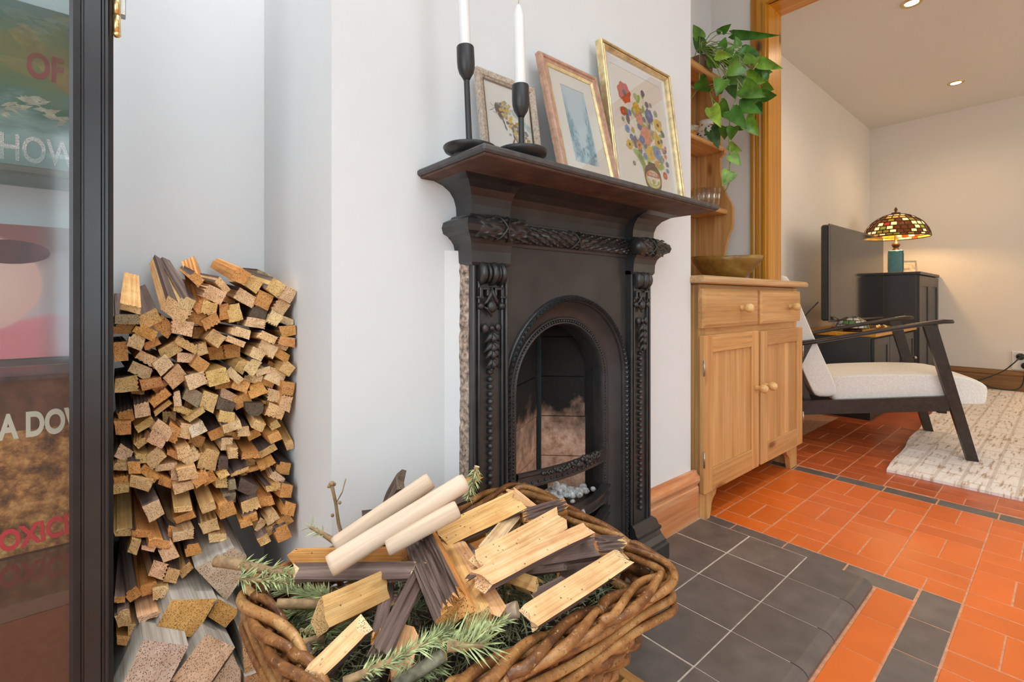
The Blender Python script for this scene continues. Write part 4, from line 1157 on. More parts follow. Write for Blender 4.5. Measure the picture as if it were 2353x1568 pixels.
log((1100, 1420), .385, (1018, 1252), .398, 56, 46, 'straw-coloured split log lying against the ridged board', 'fresh', 'y', 10, taper=.8)
log((1150, 1420), .384, (1056, 1256), .398, 40, 40, 'pinkish split log beside the straw-coloured one', 'fresh', 'k', 16, taper=.8)
log((1022, 1236), .405, (1186, 1156), .425, 60, 34, 'bark-edged split log on top of the heap beside the poles', 'plank', 'y', -12, taper=1.1)
log((1105, 1280), .400, (1185, 1182), .410, 34, 30, 'pale narrow split stick between the two biggest pale logs', 'fresh', 'w', 8)
log((1104, 1300), .405, (1288, 1198), .415, 60, 40, 'broad pale split log slanting towards the fireplace', 'plank', 'p', -8)
log((1104, 1336), .412, (1350, 1218), .420, 44, 34, 'tapering split log with a thin dark bark edge, topmost in front', 'plank', 'k', -14, taper=.85)
log((1206, 1194), .412, (1294, 1164), .415, 36, 36, 'ridged brown stick with an orange sawn end, high on the heap', 'grooved', 'o', -6, grooves=4)
log((1250, 1282), .385, (1370, 1262), .392, 44, 46, 'smooth brown log below the topmost tapering one', 'dark', 'o', 0)
log((1366, 1262), .385, (1428, 1256), .390, 44, 52, 'ridged brown block with a fresh front beside the basket rim', 'grooved', 'y', -14, grooves=4)
log((1216, 1420), .388, (1428, 1284), .396, 52, 34, 'wide fresh plank resting on the front rim', 'plank', 'p', -10, taper=1.0)
log((1190, 1316), .372, (1306, 1302), .380, 18, 20, 'thin dark lath under the tapering log', 'dark', 'd', 0)
log((1236, 1352), .372, (1164, 1326), .372, 34, 36, 'short log with a furry sawn end beneath the thin dark lath', 'split', 'y', 0)
log((1236, 1370), .366, (1304, 1338), .370, 30, 26, 'small brown chip lying next to the wide fresh plank', 'dark', 'p', 0)
log((1060, 1262), .385, (1094, 1292), .382, 36, 30, 'brown stub peeping out under the broad pale log', 'dark', 'o', 0)
log((1052, 1240), .385, (1100, 1218), .388, 34, 30, 'orange stub under the bark-edged log', 'fresh', 'o', 0)
log((712, 1562), .365, (834, 1442), .385, 46, 26, 'pale split plank with a ragged end near the basket\'s front edge', 'plank', 'p', -12)
log((686, 1530), .345, (712, 1496), .350, 24, 20, 'little purplish brown chip in the fir needles', 'dark', 'd', 0)
log((918, 1560), .345, (942, 1448), .370, 42, 24, 'pinkish thin board standing among the needles', 'fresh', 'k', 10)
log((888, 1168), .390, (922, 1104), .455, 44, 30, 'upright weathered brown stick behind the poles', 'dark', 'd', 10)
log((1010, 1164), .405, (1074, 1138), .425, 30, 26, 'purplish brown stick end showing behind the poles', 'dark', 'd', 0)
log((975, 1240), .395, (1058, 1196), .405, 26, 28, 'dark stick beneath the shortest pole', 'dark', 'd', 0)
log((1176, 1130), .405, (1222, 1166), .395, 20, 16, 'small pale lath leaning on the back rim', 'fresh', 'k', 0)
log((1070, 1112), .400, (1098, 1096), .405, 20, 16, 'small orange chip by the back rim', 'fresh', 'o', 0)
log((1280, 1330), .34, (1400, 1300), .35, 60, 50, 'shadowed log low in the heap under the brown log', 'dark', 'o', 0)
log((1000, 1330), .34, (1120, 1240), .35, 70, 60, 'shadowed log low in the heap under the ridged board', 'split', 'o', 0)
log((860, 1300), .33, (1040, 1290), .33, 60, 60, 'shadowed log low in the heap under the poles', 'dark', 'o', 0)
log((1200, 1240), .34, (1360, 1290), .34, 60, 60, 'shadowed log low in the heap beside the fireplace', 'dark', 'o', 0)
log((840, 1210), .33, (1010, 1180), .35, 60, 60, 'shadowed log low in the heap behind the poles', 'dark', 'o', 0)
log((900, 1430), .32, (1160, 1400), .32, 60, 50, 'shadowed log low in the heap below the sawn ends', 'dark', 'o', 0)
for k, (u, v, z, a) in enumerate(((902, 1386, .372, 40), (985, 1300, .41, -60), (1075, 1330, .405, 20), (1172, 1300, .40, 70), (1330, 1246, .405, 10), (800, 1462, .36, -30), (1190, 1176, .42, -20), (870, 1520, .36, 60))):
    c = atz(u, v, z + DZ); d = Vector((math.cos(rad(a)), math.sin(rad(a)), R.uniform(-.3, .3))) * R.uniform(.010, .018)
    log((u, v), z, tuple([(CX + FPX * ((c + d).x * CA - (c + d).y * SA) / ((c + d).x * SA + (c + d).y * CA)), (HORIZON + FPX * (EYE - (c + d).z) / ((c + d).x * SA + (c + d).y * CA))]), (c + d).z - DZ, R.uniform(9, 15), 9,
        ['tiny bark chip by the leaning dark stick', 'tiny pale splinter on the ridged board', 'tiny splinter beside the straw-coloured log', 'tiny splinter on the broad pale log', 'tiny dark chip near the ridged block', 'tiny chip among the needles by the pale plank', 'tiny bark chip on the bark-edged log', 'tiny chip by the lower end of the leaning dark stick'][k], 'fresh' if k % 2 else 'dark', 'y')
tw = [M['twig_grey'], M['twig_cut']]
pole((1190, 1400), .368, (1150, 1416), .360, 30, 'pale cut twig end beside the wide fresh plank', [M['peeled'], M['twig_cut']], 'cut_twig', 'cut twigs in the basket', 'twig', n=10)
pole((1022, 1503), .375, (905, 1580), .350, 24, 'grey lichened branch lying across the front of the heap', tw, 'cut_branch', 'cut twigs in the basket', 'twig', n=10)
pole((635, 1388), .372, (760, 1388), .360, 17, 'smooth pinkish twig beside the furry block', [M['twig'], M['twig_cut']], 'cut_twig', 'cut twigs in the basket', 'twig', n=10)
pole((678, 1484), .352, (745, 1468), .350, 16, 'stubby yellowish twig among the needles', [M['twig'], M['twig_cut']], 'cut_twig', 'cut twigs in the basket', 'twig', n=10)
def fir(pts, r0, label, needles=120, nl=.021, spread=1.0, cut=True, mat='needle', name='fir_branch', start=.0, dense=None):
    """pts: [(u, v, z)]; a twig with flat needles all round, denser to the tip"""
    P_ = [atz(u, v, z + DZ) for u, v, z in pts]; root = thing(name, label, 'fir branch', P_[0], 'fir cuttings in the basket')
    Q = []
    for a, c in zip(P_, P_[1:]): Q += [a.lerp(c, k / 6) for k in range(6)]
    Q.append(P_[-1]); n = len(Q)
    MB().tube(Q, [r0 * (1 - .6 * i / n) for i in range(n)], 7, 0, True, 1).build('stem', [M['twig'], M['twig_cut']], root)
    b = MB()
    for _ in range(needles):
        f = start + (1 - start) * R.random(); i = min(n - 2, int(f * (n - 1))); p = Q[i].lerp(Q[i + 1], f * (n - 1) - i); t = (Q[i + 1] - Q[i]).normalized()
        a = R.uniform(0, 2 * PI); u = t.orthogonal().normalized(); q = t.cross(u); o = u * math.cos(a) + q * math.sin(a)
        if o.z < -.3: o.z *= -.5
        dr = (o * spread + t * R.uniform(.35, .95)).normalized(); L = nl * R.uniform(.65, 1.15); wv = dr.cross(Vector((R.uniform(-1, 1), R.uniform(-1, 1), R.uniform(-1, 1)))).normalized() * .0008; nv = dr.cross(wv).normalized() * .0004
        m = p + dr * L * .55 + Vector((0, 0, -.0012)); e = p + dr * L + Vector((0, 0, -.003))
        b.add([p - wv * .6, p + wv * .6, p + nv, m - wv, m + wv, m + nv, e], [(0, 3, 5, 2), (2, 5, 4, 1), (1, 4, 3, 0), (3, 6, 5), (5, 6, 4), (4, 6, 3)])
    o = b.build('needles', M[mat], root, fix=False); o['kind'] = 'stuff'
    return root
fir([(496, 1289, .395), (560, 1300, .392), (640, 1316, .388), (684, 1324, .385)], .0070, 'fir branch with a pale cut end poking out over the basket corner', 110, .020, start=.25)
fir([(545, 1330, .390), (610, 1336, .384), (690, 1340, .378)], .003, 'thin fir sprig just under the branch over the basket corner', 120, .019)
fir([(760, 1372, .366), (700, 1368, .362), (610, 1348, .364)], .003, 'blue-green fir spray between the corner branch and the smooth twig', 260, .021)
fir([(800, 1385, .345), (720, 1400, .345), (640, 1420, .345)], .003, 'fir spray below the smooth twig', 220, .022)
fir([(735, 1395, .352), (748, 1440, .348), (742, 1490, .345)], .003, 'drooping fir sprig under the furry block', 200, .023)
fir([(690, 1450, .345), (740, 1465, .345), (800, 1430, .34)], .003, 'pale fir sprig among the chips', 160, .022)
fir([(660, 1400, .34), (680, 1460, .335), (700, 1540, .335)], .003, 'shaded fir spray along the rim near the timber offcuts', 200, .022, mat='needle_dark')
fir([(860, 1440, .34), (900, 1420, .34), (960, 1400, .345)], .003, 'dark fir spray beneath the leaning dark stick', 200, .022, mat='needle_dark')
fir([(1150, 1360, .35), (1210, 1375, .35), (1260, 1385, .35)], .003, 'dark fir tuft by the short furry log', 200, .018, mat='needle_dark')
fir([(790, 1568, .370), (880, 1530, .378), (960, 1490, .384), (1000, 1468, .386), (1040, 1450, .386)], .0042, 'long green fir branch across the front of the basket', 260, .018, start=.1)
fir([(1000, 1478, .382), (1060, 1472, .384), (1110, 1455, .384), (1160, 1425, .380)], .003, 'bushy green fir tip in front of the sawn orange end', 200, .017)
fir([(1028, 1486, .390), (1075, 1486, .388), (1120, 1482, .384)], .0050, 'russet fir twig with a round cut end and long upright needles', 70, .036, 1.6)
fir([(1096, 1072, .470), (1088, 1105, .450), (1076, 1142, .430)], .0042, 'fir sprig standing at the far end of the poles', 120, .013)
fir([(768, 1244, .385), (742, 1228, .395), (712, 1212, .405)], .0042, 'short fir sprig with a pale tip rising behind the rear rim', 26, .018, start=.4)
fir([(900, 1565, .35), (950, 1560, .35), (1010, 1520, .36)], .003, 'pale fir spray under the lichened branch', 160, .022)
tg = thing('bare_twig', 'bare upright twig topped by a dark bud behind the basket rim', 'twig', atz(784, 1228, .38))
a = atz(784, 1228, .38); t_ = a.copy(); top = Vector((a.x, a.y, 0)); dd = (ray(762, 1112)); 
b1 = E0 + ray(762, 1112) * (a - E0).dot(Vector((SA, CA, 0))); pts = [a.lerp(b1, k / 5) + Vector((R.uniform(-.001, .001), 0, 0)) for k in range(6)]
MB().tube([a + Vector((.01, -.02, -.075))] + pts, [.0028, .0028, .0026, .0024, .0024, .0024, .003], 7).build('stem', M['twig'], tg)
b = MB().ball(b1, .0045, 0, 8, 6, (1, 1, .8)).ball(b1 + Vector((-.004, 0, -.003)), .0028).ball(b1 + Vector((.004, 0, -.002)), .0028).ball(pts[3] + Vector((.006, 0, .0)), .0026).ball(pts[2] + Vector((-.007, 0, .0)), .0026)
b.build('buds', M['twig'], tg)
p0 = pts[3]; MB().tube([p0, p0 + Vector((.009, -.002, .016)), p0 + Vector((.014, -.003, .035))], .0009, 5).build('side_shoot', M['twig'], tg)
# loose needles and debris below
b = MB(); Rm = Matrix.Rotation(BA, 3, 'Z')
for _ in range(2600):
    x, y = R.uniform(-.19, .175), R.uniform(-.12, .12); p = bc + Rm @ Vector((x, y, 0)) + Vector((0, 0, .338 + .022 * (1 - (x / .23) ** 2) + R.uniform(-.008, .006)))
    dr = Vector((R.uniform(-1, 1), R.uniform(-1, 1), R.uniform(-.4, .5))).normalized(); L = R.uniform(.014, .028); wv = dr.cross(Vector((0, 0, 1))).normalized() * .0009; nv = Vector((0, 0, .0006))
    b.add([p - wv, p + wv, p + nv, p + dr * L], [(0, 3, 2), (2, 3, 1), (1, 3, 0)])
n = 18; grid = []
for i in range(n):
    for j in range(n):
        x, y = -.195 + .375 * i / (n - 1), -.125 + .25 * j / (n - 1); grid.append(bc + Rm @ Vector((x, y, 0)) + Vector((0, 0, .326 + .02 * (1 - (x / .23) ** 2) + R.uniform(-.006, .006))))
b.add(grid, [(i * n + j, i * n + j + 1, (i + 1) * n + j + 1, (i + 1) * n + j) for i in range(n - 1) for j in range(n - 1)], 1)
o = b.build('fir_litter', [M['needle_dark'], plain('dark_wood_litter', (.05, .035, .02), .9, var=.7, nscale=120)], None, fix=False); tag(o, 'dark litter of fir needles and bark crumbs in the basket', 'needles', kind='stuff')

# ---------------------------------------------------------------- on the mantel shelf
def candlestick(x, y, hgt, lean, r_dish, label, clabel, clen):
    o = thing('candlestick', label, 'candlestick', (x, y, SZ + .0005), 'black candlesticks on the mantel shelf'); z0 = SZ + .0005; c = Vector((x, y, z0)); top = c + Vector((lean[0], lean[1], hgt))
    MB().lathe([(.026, 0), (.028, .002), (.028, .004), (.030, .006), (.044, .0115), (r_dish, .0175), (r_dish - .001, .0195), (.030, .012), (.010, .0095), (.0075, .012), (0, .012)], c, 32).build('dish', M['black_satin'], o)
    ax = (top - c).normalized()
    MB().tube([c + ax * .009, c + ax * .03, c + ax * (hgt - .062), c + ax * (hgt - .050)], [.0062, .0054, .0050, .0056], 14).build('stem', M['black_satin'], o)
    b0 = c + ax * (hgt - .058)
    MB().lathe([(.0052, 0), (.0072, .004), (.0125, .0125), (.0150, .022), (.0155, .032), (.0152, .056), (.0145, .058), (.0118, .058), (.0110, .04), (0, .039)], b0, 24, axis=ax).build('cup', M['black_satin'], o)
    k = thing('candle', clabel, 'candle', b0 + ax * .041, 'white candles on the mantel shelf'); k0 = b0 + ax * .041
    MB().lathe([(.0098, 0), (.0102, .02), (.0100, clen - .014), (.0092, clen - .009), (.0055, clen + .004), (.0022, clen + .010), (0, clen + .011)], k0, 20, axis=ax).build('wax', M['wax'], k)
    MB().tube([k0 + ax * (clen + .008), k0 + ax * (clen + .015), k0 + ax * (clen + .019) + Vector((.001, 0, 0))], .0009, 5).build('wick', M['peeled_end'], k)
candlestick(.489, .685, .193, (-.010, -.0), .047, 'taller black candlestick with a saucer base at the end of the mantel shelf', 'white taper candle in the taller candlestick', .25)
candlestick(.571, .640, .136, (-.004, 0), .046, 'shorter black candlestick with a saucer base in front of the small picture', 'white taper candle in the shorter candlestick', .150)

def picture(label, X0, X1, H, yb, yt, rail, depth, mats, mat_w, art, prof, inner=None):
    """leaning picture: local x along the wall, y up the picture, z out of it"""
    o = thing('framed_picture', label, 'picture', ((X0 + X1) / 2, yb, SZ), 'pictures leaning on the mantel shelf')
    W = X1 - X0; el = Vector((0, yt - yb, math.sqrt(H * H - (yt - yb) ** 2))).normalized(); nrm = Vector((0, -el.z, el.y)); org = Vector((X0, yb, SZ + .001))
    T = Matrix((Vector((1, 0, 0)), el, nrm)).transposed().to_4x4(); T.translation = org + nrm * 0
    def add(b, nm, m): b.v = [T @ p for p in b.v]; return b.build(nm, m, o)
    cs = [(0, 0, 1, 1), (W, 0, -1, 1), (W, H, -1, -1), (0, H, 1, -1)]
    for i in range(4):
        a, c = cs[i], cs[(i + 1) % 4]
        path = [((q[0], q[1], 0), (q[2], q[3], 0), (0, 0, 1)) for q in (a, c)]
        add(MB().sweep(prof, path), 'frame_rail', mats[0])
        if inner: add(MB().sweep(inner, path), 'gilt_slip', mats[1])
    r = rail - .003
    add(MB().box((r, r, .002), (W - r, H - r, .004)), 'backing', M['white'])
    mw = mat_w; wi = W - 2 * r; 
    if mw:
        for lo, hi in (((r, r), (W - r, r + mw)), ((r, H - r - mw), (W - r, H - r)), ((r, r + mw), (r + mw, H - r - mw)), ((W - r - mw, r + mw), (W - r, H - r - mw))):
            add(MB().box((lo[0], lo[1], .004), (hi[0], hi[1], .0062)), 'mount', mats[2])
    art(o, add, r + mw, r + mw, W - r - mw, H - r - mw)
    add(MB().box((r, r, .0078), (W - r, H - r, .0086)), 'glass', M['picture_glass'])
    return o
def disc(b, x, y, z, r, mi=0, n=10, sx=1.0, rot=0.0):
    b.add([(x + r * sx * math.cos(2 * PI * k / n) * math.cos(rot) - r * math.sin(2 * PI * k / n) * math.sin(rot), y + r * sx * math.cos(2 * PI * k / n) * math.sin(rot) + r * math.sin(2 * PI * k / n) * math.cos(rot), z) for k in range(n)], [list(range(n))], mi)
def flower(b, x, y, z, r, mi, mc, n=7):
    for k in range(n):
        a = 2 * PI * k / n + x * 50; disc(b, x + math.cos(a) * r * .55, y + math.sin(a) * r * .55, z + .00002 * k, r * .5, mi, 7, 1.3, a)
    disc(b, x, y, z + .0003, r * .34, mc, 8)
def ink(nm, c): return plain('ink_' + nm, c, .6, var=.22, nscale=120)
INK = {k: ink(k, c) for k, c in dict(red=(.62, .05, .03), orange=(.72, .26, .08), coral=(.72, .28, .18), yellow=(.78, .50, .05), blue=(.07, .14, .36), sky=(.16, .30, .50), slate=(.14, .17, .22), green=(.16, .26, .06), sage=(.36, .42, .30),
        brown=(.07, .025, .012), cream=(.82, .76, .62), gold=(.62, .36, .04), white=(.84, .82, .77), dark=(.05, .05, .06), paleg=(.52, .60, .38), lime=(.34, .52, .10), wing=(.52, .66, .64)).items()}
ik = list(INK); IM = list(INK.values())
def II(k): return ik.index(k)
# flowers in a brown jar
def art3(o, add, x0, y0, x1, y1):
    W, H = x1 - x0, y1 - y0
    add(MB().box((x0, y0, .004), (x1, y1, .0048)), 'print', plain('print_paper', (.92, .86, .76), .7, var=.02))
    b = MB(); Z = .0050
    def at(u, v): return x0 + W * u, y0 + H * v
    rr = random.Random(3); hub = (.53, .33)
    heads = [(.22, .79, .062, 'red', 'dark'), (.44, .80, .022, 'paleg', 'sage'), (.60, .86, .020, 'slate', 'blue'), (.66, .77, .020, 'slate', 'blue'), (.74, .78, .016, 'sage', 'green'), (.43, .70, .034, 'yellow', 'gold'), (.68, .68, .040, 'blue', 'sky'), (.83, .72, .022, 'sage', 'slate'),
             (.47, .61, .036, 'coral', 'orange'), (.85, .62, .040, 'yellow', 'brown'), (.16, .62, .026, 'red', 'orange'), (.28, .63, .020, 'sky', 'blue'), (.45, .54, .022, 'blue', 'slate'), (.57, .48, .058, 'coral', 'orange'), (.78, .52, .024, 'yellow', 'gold'), (.82, .46, .042, 'yellow', 'brown'), (.94, .55, .020, 'slate', 'blue'),
             (.20, .48, .024, 'sky', 'blue'), (.31, .49, .016, 'gold', 'yellow'), (.27, .42, .020, 'blue', 'sky'), (.21, .35, .030, 'yellow', 'brown'), (.40, .37, .026, 'orange', 'brown'), (.47, .43, .026, 'blue', 'sky'), (.62, .33, .046, 'yellow', 'gold'), (.76, .36, .042, 'sky', 'blue'), (.73, .25, .026, 'gold', 'orange'), (.50, .29, .022, 'sky', 'blue'),
             (.88, .17, .024, 'red', 'orange'), (.94, .35, .016, 'coral', 'red'), (.96, .28, .018, 'slate', 'blue'), (.26, .20, .014, 'slate', 'sage'), (.95, .22, .016, 'sky', 'slate'), (.14, .55, .014, 'sage', 'green'), (.90, .40, .014, 'coral', 'orange'), (.38, .66, .013, 'paleg', 'sage'), (.56, .62, .018, 'slate', 'blue'), (.89, .48, .014, 'slate', 'blue'), (.96, .43, .012, 'coral', 'gold')]
    for u, v, r, c, cc in heads:
        p = Vector((*at(*hub), Z)); q = Vector((*at(u, v), Z)); sd = Vector((-(q - p).y, (q - p).x, 0)).normalized() * .0006
        b.add([p - sd, p + sd, q + sd, q - sd], [(0, 1, 2, 3)], II('paleg'))
    for _ in range(46):
        a = rr.uniform(0, 2 * PI); d = rr.uniform(.05, .44); u, v = .55 + d * math.cos(a) * .95, .50 + d * math.sin(a) * .8
        if v < .1 and abs(u - .6) < .2: continue
        disc(b, *at(u, v), Z + .0001, rr.uniform(.005, .010), II(rr.choice(['sage', 'green', 'slate', 'paleg', 'lime', 'sage'])), 7, 2.0, rr.uniform(0, 3))
    for k, (u, v, r, c, cc) in enumerate(heads): flower(b, *at(u, v), Z + .0002 + k * .00001, r * .42, II(c), II(cc), 7)
    for u, v, a in ((.42, .24, 2.2), (.47, .17, 1.9), (.66, .18, -1.0), (.58, .22, -1.2), (.38, .28, 2.6)): disc(b, *at(u, v), Z + .0006, .011, II('lime'), 8, 2.2, a)
    jar = [(-.05, .175), (.05, .175), (.055, .15), (.09, .13), (.12, .09), (.128, .04), (.12, -.02), (.10, -.055), (.05, -.075), (-.05, -.075), (-.10, -.055), (-.12, -.02), (-.128, .04), (-.12, .09), (-.09, .13), (-.055, .15)]
    jx, jy = .61, .085
    def poly(pl, k, z): b.add([(x0 + W * (jx + px * 1.35), y0 + H * (jy + py * .95), z) for px, py in pl], [list(range(len(pl)))], II(k))
    poly(jar, 'brown', Z + .0008)
    for r, k, z in ((1.0, 'gold', .0009), (.93, 'yellow', .00095), (.84, 'cream', .0010)): poly([(.112 * r * math.cos(2 * PI * t / 20), .020 + .085 * r * math.sin(2 * PI * t / 20)) for t in range(20)], k, Z + z)
    poly([(.088 * math.cos(PI + PI * t / 10), .016 + .062 * math.sin(PI + PI * t / 10)) for t in range(11)] + [(.07 * math.cos(-PI * t / 10), .016 + .044 * math.sin(-PI * t / 10)) for t in range(11)], 'lime', Z + .00105)
    poly([(-.094, .040), (.094, .040), (.090, .062), (.06, .082), (-.06, .082), (-.090, .062)], 'red', Z + .0011)
    disc(b, x0 + W * (jx), y0 + H * (jy), Z + .0012, .008, II('gold'), 8)
    add(b, 'painted_flowers', IM)
    me = text('MARMITE', .0125, (0, 0, 0), INK['cream'], None, .0003, .95, name='lettering').data
    t = bpy.data.objects['lettering']; 
    for ob in [q for q in bpy.data.objects if q.data == me]: bpy.data.objects.remove(ob)
    tb = MB(); xs = [v.co.x for v in me.vertices]; cx = (min(xs) + max(xs)) / 2
    tb.add([(x0 + W * jx + (v.co.x - cx) * .78, y0 + H * (jy + .046) + v.co.y * 1.0, Z + .0014 + v.co.z * .2) for v in me.vertices], [list(p.vertices) for p in me.polygons])
    add(tb, 'lettering', INK['cream'])
goldp = [(0, 0), (0, .018), (.002, .020), (.0045, .020), (.006, .0165), (.009, .0165), (.011, .0185), (.0135, .0185), (.016, .013), (.016, 0)]
M['gold'] = plain('antique_gilt', (.74, .59, .32), .38, .6, var=.35, nscale=40, bmp=.1)
M['gold_dark'] = plain('dark_gilt', (.16, .11, .04), .35, .5, var=.4, nscale=40)
M['mount'] = plain('mount_board', (.92, .91, .90), .8, var=.01)
picture('largest gilt framed picture of bright flowers in a brown jar, on the mantel shelf', .946, 1.262, .410, .728, .783, .016, .02, [M['gold'], M['gold_dark'], M['mount']], .030, art3, goldp, [(.0062, .0165), (.0062, .0172), (.0088, .0172), (.0088, .0165)])
# blue street scene
def art2(o, add, x0, y0, x1, y1):
    m, nt, bb = new_mat('blue_watercolour'); v = coords(nt, (1, .55, 1), False, 'Generated')
    gs = nt.nodes.new('ShaderNodeSeparateXYZ'); tc = nt.nodes.new('ShaderNodeTexCoord'); nt.links.new(tc.outputs['Generated'], gs.inputs[0])
    dx = mth(nt, 'ABSOLUTE', mth(nt, 'SUBTRACT', gs.outputs[0], .52)); sky = mth(nt, 'SUBTRACT', mth(nt, 'MULTIPLY', dx, 1.5), mth(nt, 'MULTIPLY', gs.outputs[2], .75))
    k = mth(nt, 'ADD', mth(nt, 'MULTIPLY_ADD', noise(nt, v, 9, 8, .75), 1.5, -.55), sky)
    nt.links.new(ramp(nt, k, [(-.0, (.60, .74, .78)), (.18, (.55, .72, .77)), (.34, (.33, .55, .63)), (.52, (.16, .36, .46)), (.68, (.40, .60, .66)), (.9, (.62, .76, .80))]), bb.inputs['Base Color']); bb.inputs['Roughness'].default_value = .8
    add(MB().box((x0, y0, .004), (x1, y1, .0048)), 'print', m)
    b = MB(); rr = random.Random(5); W, H = x1 - x0, y1 - y0
    for _ in range(60):
        s = rr.choice((-1, 1)); u = .5 + s * rr.uniform(.16, .48); tall = abs(u - .5) * 1.5; v_ = rr.uniform(.05, .15 + tall * .9); disc(b, x0 + W * u, y0 + H * min(v_, .9), .0049 + rr.random() * .0001, rr.uniform(.001, .003), 0 if rr.random() < .5 else 1, 5, rr.uniform(1.5, 5), PI / 2 + rr.uniform(-.15, .15))
    for _ in range(22): disc(b, x0 + W * rr.uniform(.1, .9), y0 + H * rr.uniform(.05, .25), .00505, rr.uniform(.0015, .003), rr.choice((0, 1)), 6, 1.8, PI / 2)
    add(b, 'painted_street', [plain('blue_wash', (.16, .37, .47), .8, var=.4, nscale=150), plain('pale_blue_wash', (.36, .58, .66), .8, var=.3, nscale=150)])
M['rosewood'] = plain('pink_brown_moulding', (.50, .29, .20), .38, var=.25, nscale=70)
p2f = [(0, 0), (0, .010), (.002, .014), (.006, .016), (.010, .015), (.0115, .0115), (.015, .013), (.019, .012), (.020, .0105), (.020, 0)]
picture('middle picture with a blue watercolour street scene in a pink-brown frame', .733, .932, .312, .700, .779, .026, .02, [M['rosewood'], M['gold'], plain('cream_mount', (.92, .89, .80), .8, var=.01)], .036, art2, p2f, [(.0185, .004), (.0185, .0115), (.021, .0115), (.0265, .0085), (.0265, .004)])
# flowery bee
def art1(o, add, x0, y0, x1, y1):
    W, H = x1 - x0, y1 - y0; add(MB().box((x0, y0, .004), (x1, y1, .0048)), 'print', plain('bee_paper', (.92, .91, .84), .7, var=.02))
    b = MB(); rr = random.Random(9); Z = .0051
    def at(u, v): return x0 + W * u, y0 + H * v
    def leaf(u, v, r, k, sx=1.6, rot=0.0): disc(b, *at(u, v), Z + rr.random() * .0002, r, II(k), 8, sx, rot)
    leaf(.30, .68, .010, 'dark', 1.7, -1.1); leaf(.33, .62, .006, 'slate', 1.6, -1.1)
    for _ in range(60): leaf(.42 + rr.gauss(0, .07), .70 + rr.gauss(0, .05), rr.uniform(.0018, .0042), rr.choice(['yellow', 'yellow', 'sage', 'paleg', 'gold', 'slate']), 1.2)
    for _ in range(95): f = rr.random(); leaf(.55 + .32 * f + rr.gauss(0, .05), .55 - .20 * f + rr.gauss(0, .055), rr.uniform(.002, .0045), rr.choice(['yellow', 'yellow', 'gold', 'slate', 'sage', 'paleg', 'slate']), 1.2)
    for k in range(14): leaf(.62 + .022 * k, .70 - .010 * k + rr.uniform(-.02, .02), .0045, 'wing', 2.4, -.4)
    for u, v, q in ((.38, .56, -1.2), (.41, .50, -1.1), (.56, .50, -1.5), (.57, .42, -1.3), (.55, .36, -2), (.62, .38, -.9), (.78, .28, -1.0), (.84, .20, -1.0), (.89, .14, -1.1), (.88, .20, -.8)): leaf(u, v, .0022, 'dark', 3.2, q)
    for u, v, q in ((.22, .69, .2), (.16, .72, -.6), (.22, .64, -.1), (.15, .66, .5)): leaf(u, v, .0007, 'slate', 9, q)
    add(b, 'painted_bee', IM)
M['frame_pale'] = plain('limed_carved_moulding', (.52, .43, .34), .6, var=.35, nscale=220, bmp=.5, bscale=300)
p1f = [(0, 0), (0, .012), (.003, .0135), (.012, .0115), (.013, .009), (.017, .0065), (.017, 0)]
picture('smallest picture with a bee made of yellow flowers, behind the candlesticks', .569, .729, .222, .752, .786, .017, .02, [M['frame_pale'], M['gold_dark'], M['white']], 0, art1, p1f, [(.0165, .005), (.0165, .0075), (.0185, .0075), (.0185, .005)])

# ---------------------------------------------------------------- pine dresser in the alcove
DX0, DX1, DY, DB = 1.483, 2.335, .792, 1.238
dr = thing('dresser', 'stripped pine dresser with two drawers, two panelled doors and an open shelf rack', 'dresser', ((DX0 + DX1) / 2, 1.0, 0))
def dbox(nm, lo, hi, m='pine_z', bev=.0015, par=None): return box(nm, lo, hi, M[m], par or dr, bev)
def foot(nm, pts, d): b = MB(); b.extrude([Vector(p) for p in pts], d, 0, 0); b.build(nm, M['pine_z'], dr)
dbox('side_panel', (DX0, DY + .02, .10), (DX0 + .02, DB, .785)); dbox('side_panel', (DX1 - .02, DY + .02, .10), (DX1, DB, .785))
dbox('back_board', (DX0 + .02, DB - .012, .10), (DX1 - .02, DB, .785)); dbox('bottom_board', (DX0 + .02, DY + .02, .10), (DX1 - .02, DB - .012, .115), 'pine_x')
dbox('face_stile', (DX0, DY, .0), (DX0 + .045, DY + .02, .785)); dbox('face_stile', (DX1 - .045, DY, .0), (DX1, DY + .02, .785))
dbox('face_rail', (DX0 + .045, DY, .752), (DX1 - .045, DY + .02, .785), 'pine_x'); dbox('face_rail', (DX0 + .045, DY, .60), (DX1 - .045, DY + .02, .655), 'pine_x'); dbox('face_rail', (DX0 + .045, DY, .09), (DX1 - .045, DY + .02, .125), 'pine_x')
dbox('face_stile', (1.885, DY, .125), (1.93, DY + .02, .60)); dbox('face_stile', (1.885, DY, .655), (1.93, DY + .02, .752))
for s, xo in ((1, DX0), (-1, DX1)):
    prof = [(0, .10), (.13, .10), (.118, .088), (.11, .070), (.095, .062), (.082, .045), (.078, .022), (.07, .0), (0, .0)]
    foot('bracket_foot', [(xo + s * x, DY - .0005, z) for x, z in prof], (0, .019, 0))
    foot('bracket_foot', [(xo, DY + .02 + x, z) for x, z in prof], (s * .018, 0, 0)) if s > 0 else None
    foot('bracket_foot', [(xo, DY + .02 + x, z) for x, z in prof], (-.018, 0, 0)) if s < 0 else None
    dbox('back_foot', (min(xo, xo + s * .03), DB - .04, 0), (max(xo, xo + s * .03), DB, .10))
tb = MB(); pr = [(-.002, .786), (.026, .786), (.0345, .790), (.036, .797), (.0345, .805), (.028, .812), (-.002, .812)]
